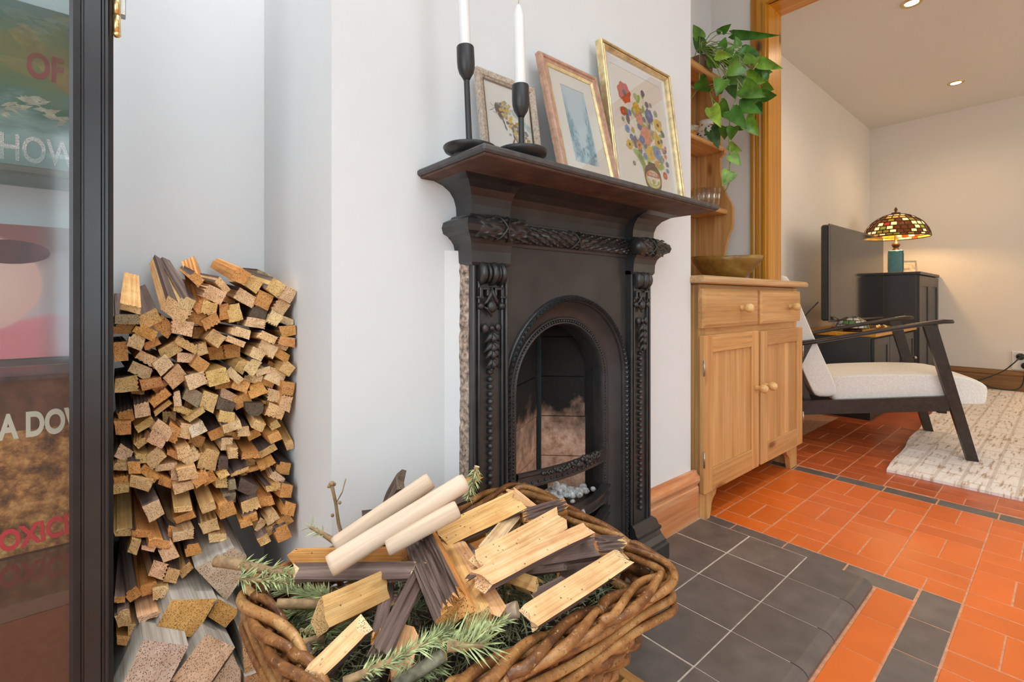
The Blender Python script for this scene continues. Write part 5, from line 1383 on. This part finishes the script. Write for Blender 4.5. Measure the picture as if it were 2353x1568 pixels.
tb.sweep(pr, [((DX0, DB, 0), (-1, 0, 0), (0, 0, 1)), ((DX0, DY, 0), (-1, -1, 0), (0, 0, 1)), ((DX1, DY, 0), (1, -1, 0), (0, 0, 1)), ((DX1, DB, 0), (1, 0, 0), (0, 0, 1))])
tb.box((DX0 - .001, DY - .001, .786), (DX1 + .001, DB, .812)); tb.build('top', M['pine_worn'], dr)
def knob(x, y, z, par, r=.0165):
    return MB().lathe([(.010, 0), (.0088, .004), (.0082, .012), (.0105, .016), (r * .92, .021), (r, .028), (r * .93, .036), (r * .6, .042), (0, .0435)], (x, y, z), 18, axis=(0, -1, 0)).build('knob', M['knob'], par)
def panel_front(nm, x0, x1, z0, z1, y, th, m):                     # fielded edge
    b = MB(); e = .012; yb, yf = y, y - th
    o = [(x0, yb, z0), (x1, yb, z0), (x1, yb, z1), (x0, yb, z1)]; mdl = [(x, yf + .006, z) for x, _, z in o]; f = [(x0 + e, yf, z0 + e), (x1 - e, yf, z0 + e), (x1 - e, yf, z1 - e), (x0 + e, yf, z1 - e)]
    b.add(o + mdl + f, [(0, 1, 2, 3), (8, 11, 10, 9)] + [(i, (i + 1) % 4, 4 + (i + 1) % 4, 4 + i) for i in range(4)] + [(4 + i, 4 + (i + 1) % 4, 8 + (i + 1) % 4, 8 + i) for i in range(4)])
    return b.build(nm, m, dr)
d1 = panel_front('drawer', 1.474, 1.893, .640, .770, DY - .001, .020, M['pine_x']); knob(1.742, DY - .021, .704, d1)
d2 = panel_front('drawer', 1.916, 2.328, .640, .770, DY - .001, .020, M['pine_x']); knob(2.19, DY - .021, .704, d2)
def dresser_door(x0, x1, z0, z1, kx, hx, lab):
    o = bpy.data.objects.new('door', None); C.objects.link(o); o.parent = dr; o.matrix_basis = Matrix.Translation(Vector(((x0 + x1) / 2, DY, z0)) - dr.location)
    y0, y1 = DY - .021, DY - .001; st = .058
    for a, c in ((x0, x0 + st), (x1 - st, x1)): box('stile', (a, y0, z0), (c, y1, z1), M['pine_z'], o, .003)
    for a, c in ((z0, z0 + .075), (z1 - .058, z1)): box('rail', (x0 + st, y0 + .0004, a), (x1 - st, y1, c), M['pine_x'], o, .002)
    n = 4; w_ = (x1 - x0 - 2 * st) / n
    for k in range(n): box('board', (x0 + st + w_ * k + .0004, y0 + .009, z0 + .07), (x0 + st + w_ * (k + 1) - .0004, y1, z1 - .055), M['pine_z'], o, .0022)
    knob(kx, y0, .402, o)
    for z in (z0 + .09, z1 - .13): MB().tube([(hx, y0 - .001, z), (hx, y0 - .001, z + .05)], .0032, 6).build('hinge', M['steel'], o)
dresser_door(1.478, 1.894, .100, .616, 1.866, 1.474, '')
dresser_door(1.915, 2.345, .100, .612, 1.948, 2.349, '')
# shelf rack
RX0, RX1, RB = 1.50, 2.27, 1.236
out = [(1.236, .812), (1.10, .812), (1.092, .86), (1.088, .94), (1.080, .985), (1.066, 1.04), (1.050, 1.075), (1.046, 1.10), (1.046, 1.17), (1.056, 1.20), (1.078, 1.24), (1.098, 1.30), (1.108, 1.36), (1.108, 1.42), (1.085, 1.44), (1.085, 1.46), (1.105, 1.48), (1.108, 1.56), (1.112, 1.70), (1.112, 1.79), (1.236, 1.79)]
for x in (RX0, RX1): b = MB(); b.extrude([Vector((x, y, z)) for y, z in out], (.02, 0, 0), 0, 0); b.build('rack_side', M['pine_z'], dr)
for k in range(7):
    x = RX0 + .02 + k * (RX1 - RX0 - .02) / 7; dbox('back_board', (x + .0005, RB - .010, .813), (x + (RX1 - RX0 - .02) / 7 - .0005, RB, 1.79), 'pine_z', .0025)
for z, y in ((1.142, 1.066), (1.448, 1.085), (1.79, 1.10)): dbox('shelf', (RX0 + .02, y, z), (RX1, RB - .01, z + .022), 'pine_x', .005)
dbox('rack_cornice', (RX0 - .02, 1.085, 1.768), (RX1 + .035, 1.112, 1.79), 'pine_x', .006)

# things on the dresser
bo = thing('wooden_bowl', 'wide shallow hand-hewn wooden bowl on the dresser top', 'bowl', (2.075, .985, .8125))
b = MB(); vs = []; n = 40; prof = [(.045, .0), (.07, .006), (.11, .045), (.142, .088), (.151, .108), (.146, .110), (.135, .094), (.10, .052), (.06, .016), (0, .012)]
c = Vector((2.075, .985, .8125))
for r, h in prof:
    for j in range(n):
        a = 2 * PI * j / n; wob = 1 + .03 * math.sin(2 * a + .7) + .012 * math.sin(5 * a); hh = h + (.006 * math.cos(a - .6) + .002 * math.sin(3 * a)) * (h > .02)
        vs.append(c + Vector((r * wob * math.cos(a), r * wob * math.sin(a), hh)))
b.add(vs, [(i * n + j, i * n + (j + 1) % n, (i + 1) * n + (j + 1) % n, (i + 1) * n + j) for i in range(len(prof) - 1) for j in range(n)], 0, True); b.add(vs[:n], [list(range(n))]); b.build('body', M['bowl'], bo)
for k, (u, y) in enumerate(((1594, 1.20), (1604, 1.14), (1617, 1.12), (1629, 1.10), (1640, 1.09))):
    p = aty(u, 450, y); p.x = min(p.x, 2.225); z = 1.165
    lb = ['tumbler glass deepest on the rack\'s lowest shelf, half hidden by the chimney breast', 'tumbler glass second along from the chimney breast on the lowest rack shelf', 'middle one of the five tumbler glasses on the lowest rack shelf', 'tumbler glass second from the outer end of the lowest rack shelf', 'tumbler glass at the outer end of the lowest rack shelf'][k]
    o = MB().lathe([(.026, 0), (.030, .002), (.034, .05), (.037, .088), (.0355, .088), (.032, .05), (.028, .008), (0, .008)], (p.x, p.y, z), 18).build('tumbler', M['tumbler'], None); tag(o, lb, 'glass', 'tumblers on the rack')
p = aty(1623, 325, 1.13); jug = thing('jug', 'small white jug printed with bees on the middle rack shelf', 'jug', (p.x, p.y, 1.4705)); c = Vector((p.x, p.y, 1.4705))
MB().lathe([(.026, 0), (.034, .004), (.042, .03), (.044, .055), (.036, .085), (.030, .098), (.034, .112), (.032, .112), (.028, .098), (.034, .08), (.040, .05), (.03, .008), (0, .008)], c, 24).build('body', plain('glazed_white', (.78, .77, .75), .2, var=.02), jug)
MB().tube([c + Vector((.030, -.01, .10)), c + Vector((.055, -.014, .09)), c + Vector((.058, -.014, .06)), c + Vector((.040, -.012, .035))], .0045, 8).build('handle', M['white_plastic'], jug)
b = MB()
for k in range(26):
    a = R.uniform(PI * .8, PI * 1.9); h = R.uniform(.02, .09); r = .0435 if h < .065 else .037
    b.ball(c + Vector((math.cos(a) * r, math.sin(a) * r, h)), .0045, R.randrange(2), 6, 4, (1.3, 1, .8))
o = b.build('bees', [INK['brown'], INK['gold']], jug); o['kind'] = 'stuff'
p = aty(1600, 318, 1.16); pc = thing('postcard', 'small picture card with a sunset leaning on the middle rack shelf beside the jug', 'card', (p.x, p.y, 1.4705))
Rz = Matrix.Translation((p.x, p.y, 1.4705)) @ Matrix.Rotation(rad(-28), 4, 'Z') @ Matrix.Rotation(rad(-8), 4, 'X')
for k, (z0, z1, col) in enumerate(((0, .03, (.05, .06, .06)), (.03, .052, (.25, .33, .36)), (.052, .075, (.70, .33, .07)), (.075, .10, (.62, .55, .40)))): MB().box((-.06, -.001, z0), (.065, .001, z1), 0, 0, Rz).build('print_band', plain('card_%d' % k, col, .5, var=.4, nscale=70), pc)

# trailing pothos
plant = thing('pothos', 'trailing green pothos plant spilling from the dresser rack over the door frame', 'plant', (2.16, 1.15, 1.8125))
MB().lathe([(.045, 0), (.050, .005), (.056, .07), (.058, .082), (.054, .082), (.05, .07), (0, .066)], (2.20, 1.165, 1.8125), 22).build('pot', plain('brown_pot', (.20, .10, .06), .5, var=.2), plant)
LEAVES = '''125 295 85 168 78 2.20 1
160 352 40 285 95 2.20 0
290 235 352 190 52 2.16 0
285 238 238 218 38 2.17 0
288 350 322 282 62 2.15 0
140 378 250 350 26 2.15 1
222 505 212 365 84 2.13 1
370 258 682 286 58 2.30 0
410 350 398 270 52 2.22 1
248 415 358 425 60 2.10 3
318 425 382 345 76 2.14 1
358 472 436 408 66 2.16 0
440 372 596 415 66 2.26 0
500 480 488 378 84 2.18 2
430 478 328 572 118 2.06 1
560 462 722 515 72 2.22 4
566 540 672 538 66 2.26 0
430 560 322 632 104 2.09 0
120 605 190 684 100 2.06 0
292 600 254 708 98 2.04 1
478 575 604 622 96 2.14 2
446 652 602 722 116 2.08 1
598 648 672 680 84 2.20 2
598 712 692 726 84 2.22 0
466 722 572 742 112 2.18 0
416 792 580 830 104 2.10 0
268 780 342 892 94 2.06 1
352 832 468 944 104 2.03 0
212 806 274 940 92 2.00 3
468 898 562 1018 96 2.12 2
318 952 300 1050 84 2.10 0
380 952 348 1050 84 2.09 1
206 960 272 1104 94 2.16 5
346 1090 428 1140 62 2.10 4
358 1162 432 1240 74 2.09 4
352 1290 300 1392 100 2.06 4
418 938 504 962 66 2.18 0
356 640 392 726 76 2.16 5
72 498 58 552 44 2.20 5
300 480 360 420 70 2.20 0
420 430 470 340 70 2.24 0
520 520 580 600 80 2.24 5
540 780 590 840 70 2.20 5
250 690 300 640 70 2.16 5
330 560 420 640 80 2.22 5
450 640 400 560 84 2.20 0
600 590 640 520 60 2.25 0'''
LC = [(.62, .78, .8), (1.0, 1.0, 1.0), (1.45, 1.25, 1.0), (3.4, 2.2, 2.0), (2.2, 1.7, 2.0), (.38, .5, .6)]
def leaf_mesh(b, p, q, wpx, x):
    a, c = p, q; d = c - a; L = d.length; d.normalize(); wd = wpx * .306 * (a - E0).length / FPX
    view = (a - E0).normalized(); sd = d.cross(view).normalized(); n = sd.cross(d).normalized()
    if n.dot(view) > 0: n = -n
    tw = R.uniform(-.5, .5); sd = (sd * math.cos(tw) + n * math.sin(tw)); n = sd.cross(d).normalized(); n = n if n.dot(view) < 0 else -n
    row = []; K = 7; prof = [0.0, .62, .95, 1.0, .82, .50, 0.0]; back = [.0, -.10, .02, .22, .45, .70, 1.0]
    vs = []
    for k in range(K):
        t = back[k]; w2 = wd / 2 * prof[k]; ctr = a + d * L * max(t, 0) - n * (L * .22 * t * t) + n * .0; lobe = d * (L * -.10 if k == 1 else 0)
        vs += [ctr - sd * w2 + n * (w2 * .22) + lobe, ctr - sd * w2 * .5 + n * (w2 * .06) + lobe * .6, ctr, ctr + sd * w2 * .5 + n * (w2 * .06) + lobe * .6, ctr + sd * w2 + n * (w2 * .22) + lobe]
    th = n * -.0006; m = len(vs); vs += [v + th for v in vs]
    fs = []
    for k in range(K - 1):
        for j in range(4):
            i = k * 5 + j; fs.append((i, i + 1, i + 6, i + 5)); fs.append((m + i, m + i + 5, m + i + 6, m + i + 1))
    b.add(vs, fs, 0, True)
hub = Vector((2.16, 1.15, 1.93))
stems = MB()
for L_ in LEAVES.split('\n'):
    x0, y0, x1, y1, wd, X_, k = [float(t) for t in L_.split()]
    f = lambda x, y: (1570 + x * .306, y * .306)
    a = atx(*f(x0, y0), X_); c = atx(*f(x1, y1), X_ + R.uniform(-.03, .02)); b = MB(); leaf_mesh(b, a, c, wd, X_)
    o = b.build('leaf', M['leaf'], plant, fix=False); o.color = (*LC[int(k)], 1)
    if y0 < 760: mid = a.lerp(hub, .5) + Vector((0, 0, .03)); stems.tube([a, a.lerp(mid, .5) + Vector((0, 0, .008)), mid, hub], .0019, 5)
def vine(pts, X_): return [atx(1570 + x * .306, y * .306, X_) for x, y in pts]
stems.tube([hub] + vine([(420, 520), (405, 700), (385, 790), (350, 900), (345, 1050), (350, 1180), (350, 1290), (345, 1370), (325, 1420), (300, 1446)], 2.10), .0028, 6)
stems.tube([hub] + vine([(330, 560), (200, 690), (215, 745), (285, 805)], 2.06), .0024, 6)
stems.tube(vine([(128, 640), (80, 710), (52, 752)], 2.08), .0022, 6)
stems.tube(vine([(60, 430), (110, 520), (128, 590), (120, 605)], 2.12), .0022, 6)
stems.tube(vine([(200, 690), (225, 800)], 2.05), .0018, 6); stems.tube(vine([(560, 470), (500, 560), (440, 625)], 2.14), .0022, 6); stems.tube(vine([(350, 1160), (352, 1090)], 2.10), .002, 6)
stems.build('vines', M['stem'], plant)

# ---------------------------------------------------------------- the next room
def downlight(x, y, label, power):
    o = thing('ceiling_spotlight', label, 'light', (x, y, 2.35), 'recessed ceiling spotlights')
    MB().lathe([(.030, -.001), (.034, -.006), (.046, -.006), (.049, -.001), (.049, .0), (.03, 0)], (x, y, 2.35), 28).build('trim_ring', M['brass'], o)
    MB().lathe([(.0, -.003), (.031, -.003), (.031, -.0005), (0, -.0005)], (x, y, 2.35), 24).build('lens', emit('lamp_lens', (1, .93, .80), 14), o)
    d = bpy.data.lights.new('spot', 'SPOT'); d.energy = power; d.color = (1, .72, .44); d.spot_size = rad(150); d.spot_blend = 1; d.shadow_soft_size = .04
    l = bpy.data.objects.new('spot', d); C.objects.link(l); l.parent = o; l.location = (0, 0, -.02)
downlight(3.342, .565, 'recessed brass spotlight in the ceiling nearer the doorway', 20)
downlight(4.824, .560, 'recessed brass spotlight in the ceiling above the lamp', 20)

# television on a low unit
tv = thing('television', 'flat black television facing the room from the wall beside the dark cabinet', 'television', (4.05, 1.0, .532))
TA = rad(-2.0); T = Matrix.Translation((3.49, 1.0, 0)) @ Matrix.Rotation(TA, 4, 'Z')
def tbox(nm, lo, hi, m, bev=.003): MB().box(lo, hi, 0, bev, T).build(nm, m, tv)
tbox('housing', (0, .0, .60), (1.14, .045, 1.212), M['black_satin'], .01); tbox('bezel', (.0, -.006, .592), (1.14, .002, 1.216), plain('grey_bezel', (.14, .12, .11), .35, .3, var=.05), .002)
tbox('screen', (.012, -.0075, .606), (1.128, -.0055, 1.204), M['tv_screen'], 0)
tbox('stand_neck', (.47, .01, .545), (.67, .035, .61), M['black_satin']); tbox('stand_foot', (.35, -.06, .533), (.79, .10, .547), M['black_satin'])
tu = thing('television_unit', 'low charcoal television unit with a brown wooden top', 'cabinet', (4.1, 1.0, 0))
UX0, UX1, UY0, UY1 = 3.535, 4.685, .775, 1.238
box('top', (UX0 - .012, UY0 - .012, .508), (UX1 + .006, UY1, .532), M['frame_x'], tu, .003)
box('carcass', (UX0, UY0 + .018, .05), (UX1, UY1, .508), M['grey_paint'], tu, .002); box('plinth', (UX0 + .002, UY0 + .02, 0), (UX1 - .02, UY1 - .02, .05), M['black_satin'], tu)
for k in range(3):
    x0 = UX0 + .015 + k * .377; o = box('door', (x0, UY0 + .006, .065), (x0 + .365, UY0 + .018, .495), M['grey_paint'], tu, .002)
    for lo, hi in (((x0, .065), (x0 + .05, .495)), ((x0 + .315, .065), (x0 + .365, .495)), ((x0 + .05, .065), (x0 + .315, .115)), ((x0 + .05, .445), (x0 + .315, .495))): box('door_frame', (lo[0], UY0, lo[1]), (hi[0], UY0 + .007, hi[1]), M['grey_paint'], o, .0015)
    MB().ball((x0 + .33, UY0 - .012, .30), .012).build('knob', M['steel'], o)
p = aty(1957, 765, .96); dl = thing('glass_dome_lamp', 'small leaded glass dome lamp, blue-grey and green, on the television unit', 'lamp', (3.66, .915, .5325)); c = Vector((3.66, .915, .5325))
def leaded(par, c, prof, rows, cols, rnd, colours, emis, lead_r, name='glass_piece', off=0.0):
    """a dome of separate coloured glass pieces held in dark leading"""
    mats = []
    for k, col in enumerate(colours):
        m, nt, bb = new_mat('leaded_glass_%s_%d' % (par.name, k)); bb.inputs['Base Color'].default_value = (*col, 1); bb.inputs['Roughness'].default_value = .15
        if emis: bb.inputs['Transmission Weight'].default_value = .0; bb.inputs['Emission Color'].default_value = (*col, 1); bb.inputs['Emission Strength'].default_value = emis[k]
        mats.append(m)
    def pt(f, a):
        i = min(len(prof) - 2, int(f * (len(prof) - 1))); t = f * (len(prof) - 1) - i; r = prof[i][0] * (1 - t) + prof[i + 1][0] * t; h = prof[i][1] * (1 - t) + prof[i + 1][1] * t
        return c + Vector((r * math.cos(a), r * math.sin(a), h))
    lead = MB()
    for i in range(rows):
        f0, f1 = i / rows, (i + 1) / rows; n = cols[i]; sh = (i % 2) * PI / n
        for j in range(n):
            a0, a1 = 2 * PI * j / n + sh, 2 * PI * (j + 1) / n + sh; b = MB(); sub = 3
            top = [pt(f0, a0 + (a1 - a0) * k / sub) for k in range(sub + 1)]; bot = [pt(f1, a0 + (a1 - a0) * k / sub) for k in range(sub + 1)]
            vs = top + bot; cc = sum(vs, Vector()) / len(vs); nn = (cc - c - Vector((0, 0, prof[0][1] - .2))).normalized(); vs2 = [v - nn * .003 for v in vs]; m_ = len(vs)
            fs = [(k, k + 1, sub + 2 + k, sub + 1 + k) for k in range(sub)] + [(m_ + k, m_ + sub + 1 + k, m_ + sub + 2 + k, m_ + k + 1) for k in range(sub)]
            b.add(vs + vs2, fs, rnd.randrange(len(mats)) if not off else rnd.choice(off[i])); o = b.build(name, mats, par)
            lead.tube([pt(f0, a0), pt((f0 + f1) / 2, a0), pt(f1, a0)], lead_r, 4)
        lead.tube([pt(f1, 2 * PI * k / 32) for k in range(32)], lead_r * 1.2, 4, closed=True)
    lead.build('leading', M['bronze'], par)
leaded(dl, c, [(.010, .092), (.042, .086), (.068, .070), (.084, .045), (.090, .022)], 4, [6, 10, 14, 16], random.Random(4), [(.45, .55, .60), (.12, .25, .10), (.55, .58, .60), (.10, .16, .12)], None, .0022)
MB().lathe([(.05, 0), (.052, .006), (.05, .018), (.02, .03), (.02, .04), (.01, .06), (.008, .088), (.012, .094), (0, .098)], c, 18).build('base', M['bronze'], dl)
b = MB(); q = Vector((4.10, .86, .5325))
for k in range(5): b.ball(q + Vector((R.uniform(-.07, .07), R.uniform(-.03, .03), .014)), .014, 0, 8, 5, (1.3, 1, 1))
tag(b.build('trinkets', M['brass'], None), 'small cluster of brass trinkets on the television unit', 'ornament')
MB_ = MB().tube([Vector((3.50, 1.06, .72)), Vector((3.46, 1.10, .66)), Vector((3.44, 1.14, .60)), Vector((3.45, 1.18, .55)), Vector((3.47, 1.235, .50)), Vector((3.47, 1.235, .30))], .004, 6)
tag(MB_.build('television_cable', M['black_satin'], None), 'thin black cable hanging from the back of the television', 'cable')
# tall cabinet with lamp
dc = thing('cabinet', 'tall charcoal painted cabinet with panelled doors in the far corner', 'cabinet', (5.1, 1.0, 0))
KX0, KX1, KY0, KY1, KZ = 4.71, 5.50, .75, 1.238, .95
box('carcass', (KX0, KY0 + .02, 0), (KX1, KY1, KZ - .022), M['grey_paint'], dc, .002); box('top', (KX0 - .008, KY0 - .006, KZ - .022), (KX1 + .008, KY1, KZ), M['grey_paint'], dc, .003)
for k in range(2):
    x0 = KX0 + .006 + k * .392; x1 = x0 + .387; o = box('door', (x0, KY0 + .008, .05), (x1, KY0 + .02, KZ - .03), M['grey_paint'], dc, .001)
    for lo, hi in (((x0, .05), (x0 + .055, KZ - .03)), ((x1 - .055, .05), (x1, KZ - .03)), ((x0 + .055, .05), (x1 - .055, .12)), ((x0 + .055, KZ - .11), (x1 - .055, KZ - .03))): box('door_frame', (lo[0], KY0, lo[1]), (hi[0], KY0 + .009, hi[1]), M['grey_paint'], o, .0015)
lp = thing('leaded_glass_lamp', 'lit table lamp with an amber leaded glass dome shade on a teal block base', 'lamp', (4.985, .945, KZ)); c = Vector((4.985, .945, KZ))
bx = Matrix.Translation(c) @ Matrix.Rotation(rad(8), 4, 'Z')
MB().box((-.05, -.05, .001), (.05, .05, .192), 0, .006, bx).build('base', M['teal'], lp)
for s in (-1, 1): MB().box((-.034, s * .0505 - .0015, .03), (.034, s * .0505 + .0015, .165), 0, .001, bx).build('base_panel', M['teal'], lp)
MB().lathe([(.028, .192), (.026, .20), (.015, .21), (.026, .228), (.030, .24), (.020, .256), (.012, .262), (.010, .30), (.008, .33), (.008, .50), (.03, .505), (.034, .488), (.012, .508), (.006, .515), (.012, .525), (.010, .535), (.004, .548), (0, .552)], c, 16).build('stem', M['bronze'], lp)
sh = [(.035, .492), (.085, .478), (.135, .450), (.175, .412), (.203, .368), (.218, .325), (.222, .300)]
off = [[0, 0, 1], [0, 0, 1, 2], [0, 1, 1, 2], [2, 0, 0, 3, 2, 2], [0, 2, 2, 4, 0], [2, 2, 0, 0, 5, 2], [0, 2, 3, 2, 0, 5], [1, 5, 3, 2, 0]]
lampc = [(.95, .70, .32), (.85, .42, .08), (.20, .05, .01), (.40, .30, .03), (.55, .04, .02), (.34, .38, .05)]
leaded(lp, c, sh, 8, [8, 13, 18, 22, 26, 28, 30, 30], random.Random(11), lampc, [.85, .5, .12, .25, .4, .35], .0042, off=off)
d = bpy.data.lights.new('lamp_bulb', 'POINT'); d.energy = 17; d.color = (1, .62, .26); d.shadow_soft_size = .03
l = bpy.data.objects.new('lamp_bulb', d); C.objects.link(l); l.parent = lp; l.location = (-.03, -.03, .36)
MB().ball(c + Vector((-.03, -.03, .36)), .022).build('bulb', emit('bulb_glass', (1, .75, .4), 8), lp)
o = thing('photo_frame', 'small photo frame behind the teal lamp base on the dark cabinet', 'picture', (5.22, .93, KZ)); T2 = Matrix.Translation((5.22, .90, KZ + .001)) @ Matrix.Rotation(rad(-58), 4, 'Z') @ Matrix.Rotation(rad(-12), 4, 'X')
for lo, hi in (((-.06, 0), (.06, .012)), ((-.06, .108), (.06, .12)), ((-.06, .012), (-.048, .108)), ((.048, .012), (.06, .108))): MB().box((lo[0], -.006, lo[1]), (hi[0], .006, hi[1]), 0, .001, T2).build('frame_rail', M['steel'], o)
MB().box((-.048, -.002, .012), (.048, .002, .108), 0, 0, T2).build('photo', plain('grey_photo', (.5, .46, .4), .4, var=.5, nscale=30), o)
tag(MB().box((4.78, 1.04, KZ + .0005), (4.86, 1.12, KZ + .20), 0, .004).build('speaker', M['black_satin'], None), 'small upright black loudspeaker on the dark cabinet beside the lamp', 'speaker')  # solid block put in for the mirrored image of the lamp base

# lounge chair
FA = Vector((.41, -.912, 0)).normalized(); WA = Vector((.912, .41, 0)).normalized(); F0 = Vector((2.949, .287, 0))
ch = thing('lounge_chair', 'low lounge chair with a dark wooden frame and oatmeal cushions', 'chair', F0 + WA * .29 - FA * .3)
def CP(s, w_, z): return F0 + FA * s + WA * w_ + Vector((0, 0, z))
def beam(nm, pts, wid, m='dark_wood', bev=0):
    """pts: side outline [(s, z)], extruded across from w=wid[0] to wid[1]"""
    b = MB(); b.extrude([CP(s, wid[0], z) for s, z in pts], WA * (wid[1] - wid[0]), 0, 0); return b.build(nm, M[m], ch)
RZ = .0125
for w0 in (0, .545):
    W2 = (w0, w0 + .028)
    beam('leg', [(-.172, .615), (-.122, .618), (.022, RZ), (-.016, RZ)], W2); beam('leg', [(-.60, .535), (-.66, .525), (-.86, .0), (-.825, .0)], W2)
    beam('side_rail', [(-.075, .296), (-.080, .228), (-.79, .135), (-.775, .205)], (w0 + .002, w0 + .026))
    pts = [CP(s, w0 + .014, z) for s, z in ((-.060, .631), (-.065, .634), (-.10, .634), (-.25, .604), (-.5, .546), (-.72, .495), (-.80, .486))]
    b = MB(); rows = []
    for i, p in enumerate(pts):
        sc = (.3, .8, 1, 1, 1, 1, .7)[i]; n = 10; rows.append([p + WA * (.021 * sc * math.cos(2 * PI * k / n)) + Vector((0, 0, .0115 * sc * math.sin(2 * PI * k / n))) for k in range(n)])
    vs = [v for r in rows for v in r]; n = 10
    b.add(vs, [(i * n + k, i * n + (k + 1) % n, (i + 1) * n + (k + 1) % n, (i + 1) * n + k) for i in range(6) for k in range(n)], 0, True); b.add(rows[0], [list(range(n))]); b.add(rows[-1], [list(range(n))]); b.build('armrest', M['dark_wood'], ch)
beam('cross_rail', [(-.11, .26), (-.08, .26), (-.08, .21), (-.11, .21)], (.03, .545)); beam('cross_rail', [(-.76, .18), (-.73, .18), (-.73, .14), (-.76, .14)], (.03, .545))
def cushion(nm, prof, w0, w1, puff):
    """side outline prof, rounded towards both faces"""
    b = MB(); n = len(prof); c0 = (sum(p[0] for p in prof) / n, sum(p[1] for p in prof) / n); rows = []
    for w_, k in ((w0, .90), (w0 + .002, .985), (w0 + .02, 1.0), ((w0 + w1) / 2, 1 + puff), (w1 - .02, 1.0), (w1 - .002, .985), (w1, .90)): rows.append([CP(c0[0] + (s - c0[0]) * k, w_, c0[1] + (z - c0[1]) * k) for s, z in prof])
    rows = [[CP(*q) for q in r] if False else r for r in rows]; vs = [v for r in rows for v in r]
    b.add(vs, [(i * n + k, i * n + (k + 1) % n, (i + 1) * n + (k + 1) % n, (i + 1) * n + k) for i in range(6) for k in range(n)], 0, True); b.add(rows[0], [list(range(n))]); b.add(rows[-1], [list(range(n))])
    o = b.build(nm, M['linen'], ch); md = o.modifiers.new('soft', 'SUBSURF'); md.levels = md.render_levels = 1; return o
cushion('seat_cushion', [(.068, .345), (.071, .330), (.066, .275), (.061, .262), (.03, .257), (-.25, .243), (-.50, .226), (-.52, .228), (-.525, .245), (-.525, .33), (-.515, .35), (-.48, .358), (-.3, .378), (-.1, .388), (-.02, .386), (.040, .370)], .034, .54, .03)
cushion('back_cushion', [(-.485, .262), (-.495, .248), (-.585, .236), (-.60, .25), (-.645, .36), (-.76, .66), (-.82, .83), (-.81, .85), (-.73, .87), (-.705, .85), (-.655, .70), (-.55, .42)], .034, .54, .02)
beam('back_frame', [(-.60, .20), (-.63, .20), (-.845, .80), (-.82, .81)], (.05, .07)); beam('back_frame', [(-.60, .20), (-.63, .20), (-.845, .80), (-.82, .81)], (.50, .52))

# rug
m, nt, bb = new_mat('faded_woven_rug'); v = coords(nt, (10, 75, 1), False); f = noise(nt, v, 1.0, 4, .6)
g = noise(nt, coords(nt, (5, 3, 1), False), 1.0, 3)
br = nt.nodes.new('ShaderNodeTexBrick'); nt.links.new(coords(nt, (1, 1, 1), False), br.inputs['Vector']); br.inputs['Scale'].default_value = 3.2; br.inputs['Mortar Size'].default_value = .02
k = mth(nt, 'ADD', f, mth(nt, 'MULTIPLY', g, .25)); 
col = ramp(nt, k, [(.58, (.93, .88, .84)), (.68, (.88, .81, .75)), (.76, (.58, .44, .34)), (.84, (.38, .26, .17))])
col = mix(nt, mth(nt, 'MULTIPLY', br.outputs['Fac'], .35), col, (.42, .30, .21)); nt.links.new(col, bb.inputs['Base Color']); bb.inputs['Roughness'].default_value = .95
bump(nt, bb, noise(nt, coords(nt, (1, 1, 1), False), 260, 3), .5, .003)
b = MB(); n = 26; top = []; botm = []
for i in range(n + 1):
    t = i / n; x = 2.536 + (5.47 - 2.536) * t; y = .512 + .15 * t + .012 * math.sin(i * 1.3) * (.3 + t) ; 
    xe = x; top.append([Vector((xe, y, .012)), Vector((xe, -1.35, .012))]); 
vs = [p for r in top for p in r] + [p - Vector((0, 0, .0115)) for r in top for p in r]; m2 = 2 * (n + 1)
fs = []
for i in range(n):
    a = 2 * i; fs += [(a, a + 1, a + 3, a + 2), (m2 + a, m2 + a + 2, m2 + a + 3, m2 + a + 1), (a, a + 2, m2 + a + 2, m2 + a), (a + 1, m2 + a + 1, m2 + a + 3, a + 3)]
fs += [(0, m2, m2 + 1, 1), (2 * n, 2 * n + 1, m2 + 2 * n + 1, m2 + 2 * n)]
b.add(vs, fs); rug = b.build('rug', m, None); tag(rug, 'faded cream and brown woven rug under the chair in the next room', 'rug')

# socket with two plugs and its leads
so = thing('wall_socket', 'white double wall socket with two black plugs above the brown skirting', 'socket', (5.53, .24, .18))
box('plate', (5.516, .165, .178), (5.53, .312, .264 + .06), M['white_plastic'], so, .004)
for z, y in ((.285, .262), (.215, .235)): MB().lathe([(.026, 0), (.026, .018), (.022, .030), (.012, .036), (0, .038)], (5.516, y, z), 14, axis=(-1, 0, 0)).build('plug', M['black_satin'], so)
def cable(pts, lab, r=.0042): tag(MB().tube(pts, r, 6).build('power_cable', M['black_satin'], None), lab, 'cable', 'leads at the wall socket')
def sm(pts, n=5):
    out = []; P_ = [pts[0]] + list(pts) + [pts[-1]]
    for i in range(1, len(P_) - 2):
        for k in range(n):
            t = k / n; a, b_, c_, d_ = [Vector(q) for q in P_[i - 1:i + 3]]; out.append(.5 * ((2 * b_) + (c_ - a) * t + (2 * a - 5 * b_ + 4 * c_ - d_) * t * t + (3 * b_ - a - 3 * c_ + d_) * t ** 3))
    return out + [Vector(pts[-1])]
cable(sm([(5.475, .262, .285), (5.46, .30, .23), (5.49, .36, .16), (5.46, .45, .10), (5.44, .55, .05), (5.42, .63, .02)]), 'upper black lead running from the socket along the skirting')
cable(sm([(5.475, .235, .215), (5.46, .24, .13), (5.45, .26, .05), (5.43, .32, .022), (5.44, .42, .03), (5.46, .52, .07), (5.45, .60, .06)]), 'lower black lead looping down from the socket to the rug')
